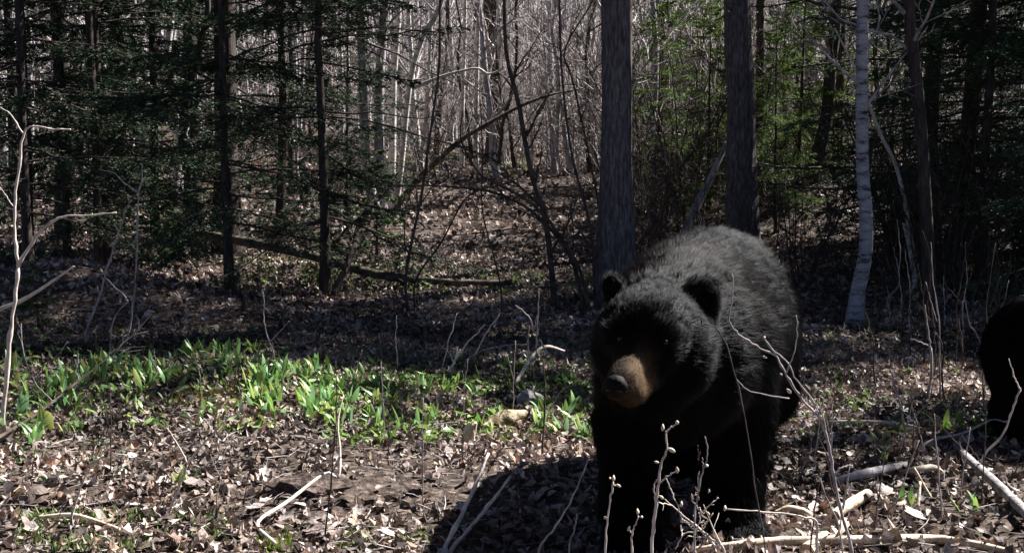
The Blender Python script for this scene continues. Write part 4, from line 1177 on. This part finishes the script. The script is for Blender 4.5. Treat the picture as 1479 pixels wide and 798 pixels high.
def surface_nets(f, lo, hi, h):
    ax = [np.arange(lo[i], hi[i] + h, h) for i in range(3)]
    g = np.stack(np.meshgrid(*ax, indexing='ij'), -1)
    v = f(g.reshape(-1, 3)).reshape(g.shape[:3])
    n = v.shape
    S = np.zeros((n[0] - 1, n[1] - 1, n[2] - 1, 3))
    C = np.zeros(S.shape[:3])
    edges = []
    for a in range(3):
        sl0, sl1 = [slice(None)] * 3, [slice(None)] * 3
        sl0[a], sl1[a] = slice(0, -1), slice(1, None)
        v0, v1 = v[tuple(sl0)], v[tuple(sl1)]
        m = (v0 < 0) != (v1 < 0)
        t = np.where(m, v0 / np.where(m, v0 - v1, 1), 0)
        pos = g[tuple(sl0)].copy()
        pos[..., a] += t * h
        pos *= m[..., None]
        b, c = [i for i in range(3) if i != a]
        for ob in (0, 1):
            for oc in (0, 1):
                s = [slice(None)] * 3
                s[b] = slice(0, -1) if ob else slice(1, None)
                s[c] = slice(0, -1) if oc else slice(1, None)
                S += pos[tuple(s)]
                C += m[tuple(s)]
        edges.append((a, b, c, m, v0))
    act = C > 0
    idx = np.full(C.shape, -1)
    idx[act] = np.arange(act.sum())
    verts = S[act] / C[act][:, None]
    quads = []
    for a, b, c, m, v0 in edges:
        s = [slice(None)] * 3
        s[b], s[c] = slice(1, -1), slice(1, -1)
        w = np.argwhere(m[tuple(s)])
        w[:, b] += 1
        w[:, c] += 1
        neg = v0[w[:, 0], w[:, 1], w[:, 2]] < 0
        q = []
        for ob, oc in ((1, 1), (0, 1), (0, 0), (1, 0)):
            u = w.copy()
            u[:, b] -= ob
            u[:, c] -= oc
            q.append(idx[u[:, 0], u[:, 1], u[:, 2]])
        q = np.stack(q, -1)
        flip = neg if a != 1 else ~neg
        q[~flip] = q[~flip][:, ::-1]
        quads.append(q)
    return verts, np.concatenate(quads)


def fur_material(name):
    m, n, b = new_mat(name)
    at = n.nodes.new('ShaderNodeAttribute')
    at.attribute_name = 'col'
    n.links.new(at.outputs['Color'], b.inputs['Base Color'])
    b.inputs['Roughness'].default_value = 0.4
    b.inputs['Specular IOR Level'].default_value = 0.07
    b.inputs['Specular Tint'].default_value = (0.82, 0.9, 1.0, 1)
    return m


M['fur'] = fur_material('black_fur')
M['skin'] = mat_attr('bear_skin', 0.8, 0, 0.1)
m, n_, b_ = new_mat('eye_gloss')
b_.inputs['Base Color'].default_value = (0.012, 0.008, 0.006, 1)
b_.inputs['Roughness'].default_value = 0.3
b_.inputs['Specular IOR Level'].default_value = 0.25
M['eye'] = m
M['nose'] = mat_noise('nose_leather', (0.002, 0.0018, 0.0018), (0.006, 0.005, 0.005), (220, 220, 220), 0.6, 0.8, 4, None, 0.003)
M['nose'].node_tree.nodes['Principled BSDF'].inputs['Specular IOR Level'].default_value = 0.09
M['claw'] = mat_noise('claw_horn', (0.05, 0.04, 0.03), (0.12, 0.10, 0.08), (60, 60, 60), 0.4, 0.0, 3)


def make_bear(name, label, f, colour_at, flow_at, length_at, lo, hi, h, n_hair, org, seed, radius=0.0007):
    r = np.random.default_rng(seed)
    v, q = surface_nets(f, lo, hi, h)
    t = thing(name, label, 'bear', org)
    cb = colour_at(v)
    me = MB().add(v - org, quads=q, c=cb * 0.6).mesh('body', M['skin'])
    obj('body', me, t)
    # hairs
    tri = np.concatenate([q[:, [0, 1, 2]], q[:, [0, 2, 3]]])
    A, B, C = v[tri[:, 0]], v[tri[:, 1]], v[tri[:, 2]]
    ar = np.linalg.norm(np.cross(B - A, C - A), axis=-1)
    pick = r.choice(len(tri), n_hair, p=ar / ar.sum())
    u, w = r.uniform(size=n_hair), r.uniform(size=n_hair)
    sw = u + w > 1
    u[sw], w[sw] = 1 - u[sw], 1 - w[sw]
    p = A[pick] + (B - A)[pick] * u[:, None] + (C - A)[pick] * w[:, None]
    e = 0.004
    nr = norm(np.stack([f(p + np.eye(3)[i] * e) - f(p - np.eye(3)[i] * e) for i in range(3)], -1))
    fl = flow_at(p)
    fl = norm(fl - (fl * nr).sum(-1, keepdims=True) * nr)
    # clumps: hairs of one cell share a bias
    cell = np.floor((p + 0.02 * np.sin(p[:, [1, 2, 0]] * 37)) / 0.021).astype(np.int64)
    hs = (cell @ np.array([73856093, 19349663, 83492791])) % 9973
    bias = r.normal(0, 1, (9973, 3))[hs]
    ln = length_at(p) * r.uniform(0.7, 1.15, n_hair)
    d = norm(fl + nr * r.uniform(0.22, 0.42, n_hair)[:, None] + bias * 0.14 + r.normal(0, 0.10, (n_hair, 3)))
    K = 4
    s = np.linspace(0, 1, K)
    pts = p[:, None] + d[:, None] * (ln[:, None] * s)[..., None] + (fl[:, None] * 0.35 - nr[:, None] * 0.12) * (ln[:, None] * s ** 2)[..., None]
    pts += np.array([0, 0, -0.06]) * (ln[:, None] * s ** 2)[..., None]
    pts[:, 0] -= nr * 0.002
    hc = bpy.data.hair_curves.new('fur')
    hc.add_curves([K] * n_hair)
    hc.attributes['position'].data.foreach_set('vector', (pts - org).astype(np.float32).ravel())
    rad = hc.attributes.get('radius') or hc.attributes.new('radius', 'FLOAT', 'POINT')
    rad.data.foreach_set('value', (radius * np.where(length_at(p) < 0.02, 0.6, 1.0)[:, None] * np.array([1.0, 0.9, 0.65, 0.15])).ravel().astype(np.float32))
    ca = hc.attributes.new('col', 'FLOAT_COLOR', 'CURVE')
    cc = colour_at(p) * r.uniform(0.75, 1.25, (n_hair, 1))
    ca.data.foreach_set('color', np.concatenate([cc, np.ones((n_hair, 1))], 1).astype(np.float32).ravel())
    hc.materials.append(M['fur'])
    obj('fur', hc, t)
    return t


def rotm(z, x=0.0, y=0.0):
    from mathutils import Euler
    return np.array(Euler((x, y, z)).to_matrix())


gz = float(terrain(0.5, 3.0))
HC = np.array([0.335, 2.72, 0.635])           # head centre
NT = np.array([0.236, 2.475, 0.542])          # nose tip
EARR, EARL = np.array([0.470, 2.765, 0.694]), np.array([0.258, 2.80, 0.738])


def bear_f(p):
    d = cone(p, (0.47, 3.02, 0.52), (0.60, 3.5, 0.50), 0.205, 0.285)                 # rib cage
    d = smin(d, cone(p, (0.60, 3.5, 0.50), (0.70, 3.86, 0.54), 0.285, 0.255), 0.06)   # belly to rump
    d = smin(d, cone(p, (0.50, 3.12, 0.66), (0.63, 3.6, 0.62), 0.17, 0.19), 0.08)     # withers
    d = smin(d, ellip(p, (0.71, 3.88, 0.60), (0.24, 0.24, 0.22)), 0.06)
    d = smin(d, cone(p, (0.45, 2.98, 0.62), (0.37, 2.79, 0.62), 0.185, 0.135), 0.06)  # neck
    d = smin(d, cone(p, (0.42, 2.94, 0.48), (0.38, 2.82, 0.52), 0.16, 0.11), 0.06)    # throat
    d = smin(d, ellip(p, HC, (0.104, 0.135, 0.106)), 0.04)                            # skull
    d = smin(d, ellip(p, (0.425, 2.765, 0.575), (0.085, 0.085, 0.095)), 0.04)         # cheeks
    d = smin(d, ellip(p, (0.272, 2.80, 0.585), (0.062, 0.08, 0.085)), 0.04)
    d = smin(d, cone(p, (0.305, 2.655, 0.606), (0.258, 2.516, 0.554), 0.043, 0.038), 0.022)   # muzzle
    d = smin(d, cone(p, (0.322, 2.66, 0.548), (0.278, 2.540, 0.524), 0.046, 0.037), 0.018)     # chin
    d = smin(d, ellip(p, NT + [0.006, 0.022, 0.0], (0.034, 0.03, 0.029)), 0.012)
    d = smin(d, ellip(p, (0.368, 2.645, 0.650), (0.028, 0.026, 0.018)), 0.02)          # brows
    d = smin(d, ellip(p, (0.252, 2.645, 0.655), (0.03, 0.03, 0.022)), 0.02)
    # ears: flattened domes hollowed in front
    Rr, Rl = rotm(0.3, -0.1, 0.42), rotm(-0.6, -0.1, -0.35)
    er = ellip(p, EARR, (0.065, 0.024, 0.084), Rr)
    er = np.maximum(er, -ellip(p, EARR + Rr @ np.array([-0.004, -0.026, 0.004]), (0.036, 0.022, 0.048), Rr))
    d = smin(d, er, 0.016)
    el = ellip(p, EARL, (0.034, 0.02, 0.040), Rl)
    el = np.maximum(el, -ellip(p, EARL + Rl @ np.array([0.0, -0.024, 0.004]), (0.022, 0.02, 0.026), Rl))
    d = smin(d, el, 0.016)
    # forelegs
    for a, b, c, pw in (((0.615, 3.12, 0.53), (0.645, 3.13, 0.34), (0.635, 3.08, 0.13), (0.628, 2.99, 0.055)), ((0.40, 3.05, 0.52), (0.345, 3.04, 0.34), (0.335, 2.97, 0.13), (0.325, 2.87, 0.055))):
        d = smin(d, cone(p, a, b, 0.145, 0.098), 0.06)
        d = smin(d, cone(p, b, c, 0.098, 0.074), 0.04)
        d = smin(d, cone(p, c, np.array(pw) + [0, 0.03, 0.01], 0.074, 0.062), 0.03)
        for k in range(5):
            o = (k - 2) * 0.027
            d = smin(d, cone(p, np.array(pw) + [o * 0.7, 0.02, 0.01], np.array(pw) + [o, -0.045 + abs(k - 2) * 0.008, -0.022], 0.036, 0.024), 0.016)
    # hind legs
    for sgn, cx in ((-1, 0.58), (1, 0.84)):
        d = smin(d, cone(p, (cx - sgn * 0.02, 3.85, 0.48), (cx, 3.72, 0.30), 0.19, 0.125), 0.06)
        d = smin(d, cone(p, (cx, 3.72, 0.30), (cx, 3.89, 0.14), 0.115, 0.075), 0.04)
        d = smin(d, cone(p, (cx, 3.89, 0.13), (cx, 3.80, 0.055), 0.075, 0.062), 0.03)
        d = smin(d, cone(p, (cx, 3.82, 0.055), (cx, 3.69, 0.045), 0.062, 0.048), 0.03)
    d = smin(d, cone(p, (0.74, 4.11, 0.62), (0.75, 4.17, 0.54), 0.05, 0.035), 0.04)   # tail
    return d


def muzzle_w(p):
    a, b = np.array([0.322, 2.655, 0.61]), NT
    ba = b - a
    t = ((p - a) @ ba) / (ba @ ba)
    dist = np.linalg.norm(p - a - np.clip(t, 0, 1)[:, None] * ba, axis=-1)
    w = np.clip((t - 0.22) / 0.25, 0, 1) * np.clip((0.085 - dist) / 0.02, 0, 1)
    return w, t


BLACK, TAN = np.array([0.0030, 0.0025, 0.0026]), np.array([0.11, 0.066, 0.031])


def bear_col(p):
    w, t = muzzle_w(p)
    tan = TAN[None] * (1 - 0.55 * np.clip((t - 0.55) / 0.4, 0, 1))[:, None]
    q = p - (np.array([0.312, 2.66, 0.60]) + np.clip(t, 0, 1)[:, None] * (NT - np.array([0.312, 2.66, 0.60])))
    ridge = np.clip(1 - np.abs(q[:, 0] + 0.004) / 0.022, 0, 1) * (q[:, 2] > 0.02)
    tan = tan * (1 - 0.55 * ridge[:, None]) * np.clip(0.65 + q[:, 0:1] * 14, 0.22, 1.3)  # side light painted into the tan: darker left, brighter right
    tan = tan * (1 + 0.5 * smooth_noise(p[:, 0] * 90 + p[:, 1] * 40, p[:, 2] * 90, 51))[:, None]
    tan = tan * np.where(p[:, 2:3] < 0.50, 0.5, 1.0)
    br = np.clip(1 - np.abs(p[:, 1] - 3.02) / 0.25, 0, 1) * np.clip((p[:, 2] - 0.55) / 0.12, 0, 1)  # brown sheen over neck and shoulders, put into the coat colour
    coat = BLACK[None] + br[:, None] * np.array([0.006, 0.0028, 0.001])
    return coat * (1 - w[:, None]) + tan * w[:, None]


def bear_flow(p):
    body = np.array([0.22, 0.9, -0.35])
    head = p - (NT + np.array([0, -0.06, 0.01]))
    leg = np.array([0.0, 0.15, -1.0])
    wl = np.clip((0.42 - p[:, 2]) / 0.12, 0, 1)[:, None]
    wh = np.clip((2.95 - p[:, 1]) / 0.15, 0, 1)[:, None] * (p[:, 2:3] > 0.4)
    f = body[None] * (1 - wl) + leg[None] * wl
    return norm(f) * (1 - wh) + norm(head) * wh


def bear_len(p):
    w, _ = muzzle_w(p)
    wh = np.clip((2.90 - p[:, 1]) / 0.15, 0, 1) * (p[:, 2] > 0.45)
    L = 0.050 * (1 - 0.45 * wh)
    L = L * np.where(p[:, 2] < 0.12, 0.5, 1.0)
    ear = np.minimum(np.linalg.norm(p - EARR, axis=-1), np.linalg.norm(p - EARL, axis=-1))
    L = np.where(ear < 0.075, 0.017, L)
    return L * (1 - w) + 0.009 * w


BO = np.array([0.55, 3.4, 0.0])
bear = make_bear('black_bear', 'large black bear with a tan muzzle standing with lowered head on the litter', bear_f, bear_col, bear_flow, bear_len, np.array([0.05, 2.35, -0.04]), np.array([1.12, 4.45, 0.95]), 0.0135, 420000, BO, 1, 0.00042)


def uv_ball(r, sc=(1, 1, 1), n=10, m=14):
    th = np.linspace(0.01, np.pi - 0.01, n)
    ph = np.linspace(0, 2 * np.pi, m, endpoint=False)
    T, F = np.meshgrid(th, ph, indexing='ij')
    v = np.stack([np.sin(T) * np.cos(F), np.sin(T) * np.sin(F), np.cos(T)], -1) * r * np.array(sc)
    i = np.arange(n - 1)[:, None] * m
    j = np.arange(m)[None]
    return v, np.stack(np.broadcast_arrays(i + j, i + m + j, i + m + (j + 1) % m, i + (j + 1) % m), -1)


for c in ((0.358, 2.612, 0.632), (0.262, 2.617, 0.638)):
    c = np.array(c)
    # sit the eye on the surface of the face
    d = norm(np.array([0.3 * (1 if c[0] > 0.3 else -1), -1.0, 0.05]))
    for _ in range(40):
        if bear_f(c[None])[0] > 0.001:
            break
        c = c + d * 0.003
    v, q = uv_ball(0.0075)
    e = obj('eye', MB().add(v, quads=q).mesh('eye', M['eye']), bear)
    e.location = c - BO
v, q = uv_ball(1.0, (0.030, 0.020, 0.021))
v[..., 2] += 0.006 * (np.abs(v[..., 0]) < 0.018)
nz_o = obj('nose', MB().add(v, quads=q).mesh('nose', M['nose']), bear)
nz_o.location = NT + np.array([0.002, 0.008, 0.006]) - BO
nz_o.rotation_euler = (0.25, 0, -0.35)
for sx in (-1, 1):
    v, q = uv_ball(1.0, (0.0065, 0.004, 0.005))
    nn_ = obj('nostril', MB().add(v, quads=q).mesh('nostril', M['eye']), nz_o)
    nn_.location = (sx * 0.0125, -0.0165, -0.003)
for pw in ((0.628, 2.99, 0.055), (0.325, 2.87, 0.055)):
    for k in range(5):
        o = (k - 2) * 0.027
        a = np.array(pw) + [o, -0.062 + abs(k - 2) * 0.008, -0.020]
        pp, rr = densify([a, a + [0, -0.022, 0.004], a + [0, -0.04, -0.016]], [0.007, 0.005, 0.0008], 7)
        obj('claw', MB().tubes(pp - BO, rr, 6).mesh('claw', M['claw']), bear)

# second, smaller bear seen from behind its flank, walking out of the picture
B2 = np.array([2.10, 4.25, float(terrain(2.1, 4.3))])


def small_f(p):
    p = p - B2
    d = cone(p, (0.0, 0, 0.37), (0.42, 0.03, 0.36), 0.19, 0.185)
    d = smin(d, cone(p, (0.40, 0.03, 0.38), (0.62, 0.02, 0.30), 0.15, 0.10), 0.06)
    d = smin(d, ellip(p, (-0.04, 0, 0.34), (0.20, 0.19, 0.22)), 0.05)
    d = smin(d, ellip(p, (0.72, 0.0, 0.24), (0.10, 0.08, 0.08)), 0.05)
    d = smin(d, cone(p, (0.78, 0, 0.22), (0.88, 0, 0.18), 0.05, 0.034), 0.03)
    for sy in (-0.07, 0.07):
        d = smin(d, ellip(p, (0.66, sy, 0.33), (0.03, 0.018, 0.035)), 0.012)
    d = smin(d, cone(p, (-0.10, -0.09, 0.30), (-0.13, -0.09, 0.13), 0.13, 0.105), 0.05)
    d = smin(d, cone(p, (-0.13, -0.09, 0.13), (-0.06, -0.10, 0.05), 0.10, 0.06), 0.04)
    for x0, sy, dx in ((-0.08, -0.09, 0.0), (-0.02, 0.10, 0.08), (0.42, -0.09, 0.07), (0.40, 0.10, -0.05)):
        d = smin(d, cone(p, (x0 + 0.02, sy, 0.33), (x0 + 0.01, sy, 0.20), 0.13, 0.095), 0.05)
        d = smin(d, cone(p, (x0 + 0.01, sy, 0.20), (x0 + dx, sy, 0.07), 0.092, 0.06), 0.04)
        d = smin(d, cone(p, (x0 + dx, sy, 0.055), (x0 + dx + 0.075, sy, 0.035), 0.048, 0.038), 0.03)
    return d


def small_col(p):
    q = p - B2
    w = np.clip((q[:, 0] - 0.76) / 0.04, 0, 1)[:, None]
    return BLACK[None] * (1 - w) + TAN[None] * w


def small_flow(p):
    q = p - B2
    wl = np.clip((0.28 - q[:, 2]) / 0.08, 0, 1)[:, None]
    return norm(np.array([-0.9, 0, -0.35]) * (1 - wl) + np.array([-0.1, 0, -1.0]) * wl)


bear2 = make_bear('black_bear', 'smaller black bear with only its rump and hind leg in view', small_f, small_col, small_flow, lambda p: np.where(p[:, 0] - B2[0] > 0.62, 0.015, 0.036), B2 + [-0.35, -0.3, -0.03], B2 + [1.0, 0.3, 0.68], 0.0135, 50000, B2, 2, 0.0008)
for sy in (-1, 1):
    c = np.array([0.775, 0.045 * sy, 0.27])
    for _ in range(40):
        if small_f((c + B2)[None])[0] > 0.001:
            break
        c = c + np.array([0.5, 0.8 * sy, 0.2]) * 0.003
    v, q = uv_ball(0.008)
    e = obj('eye', MB().add(v, quads=q).mesh('eye', M['eye']), bear2)
    e.location = c
v, q = uv_ball(1.0, (0.014, 0.02, 0.015))
nz2 = obj('nose', MB().add(v, quads=q).mesh('nose', M['nose']), bear2)
nz2.location = (0.912, 0, 0.19)
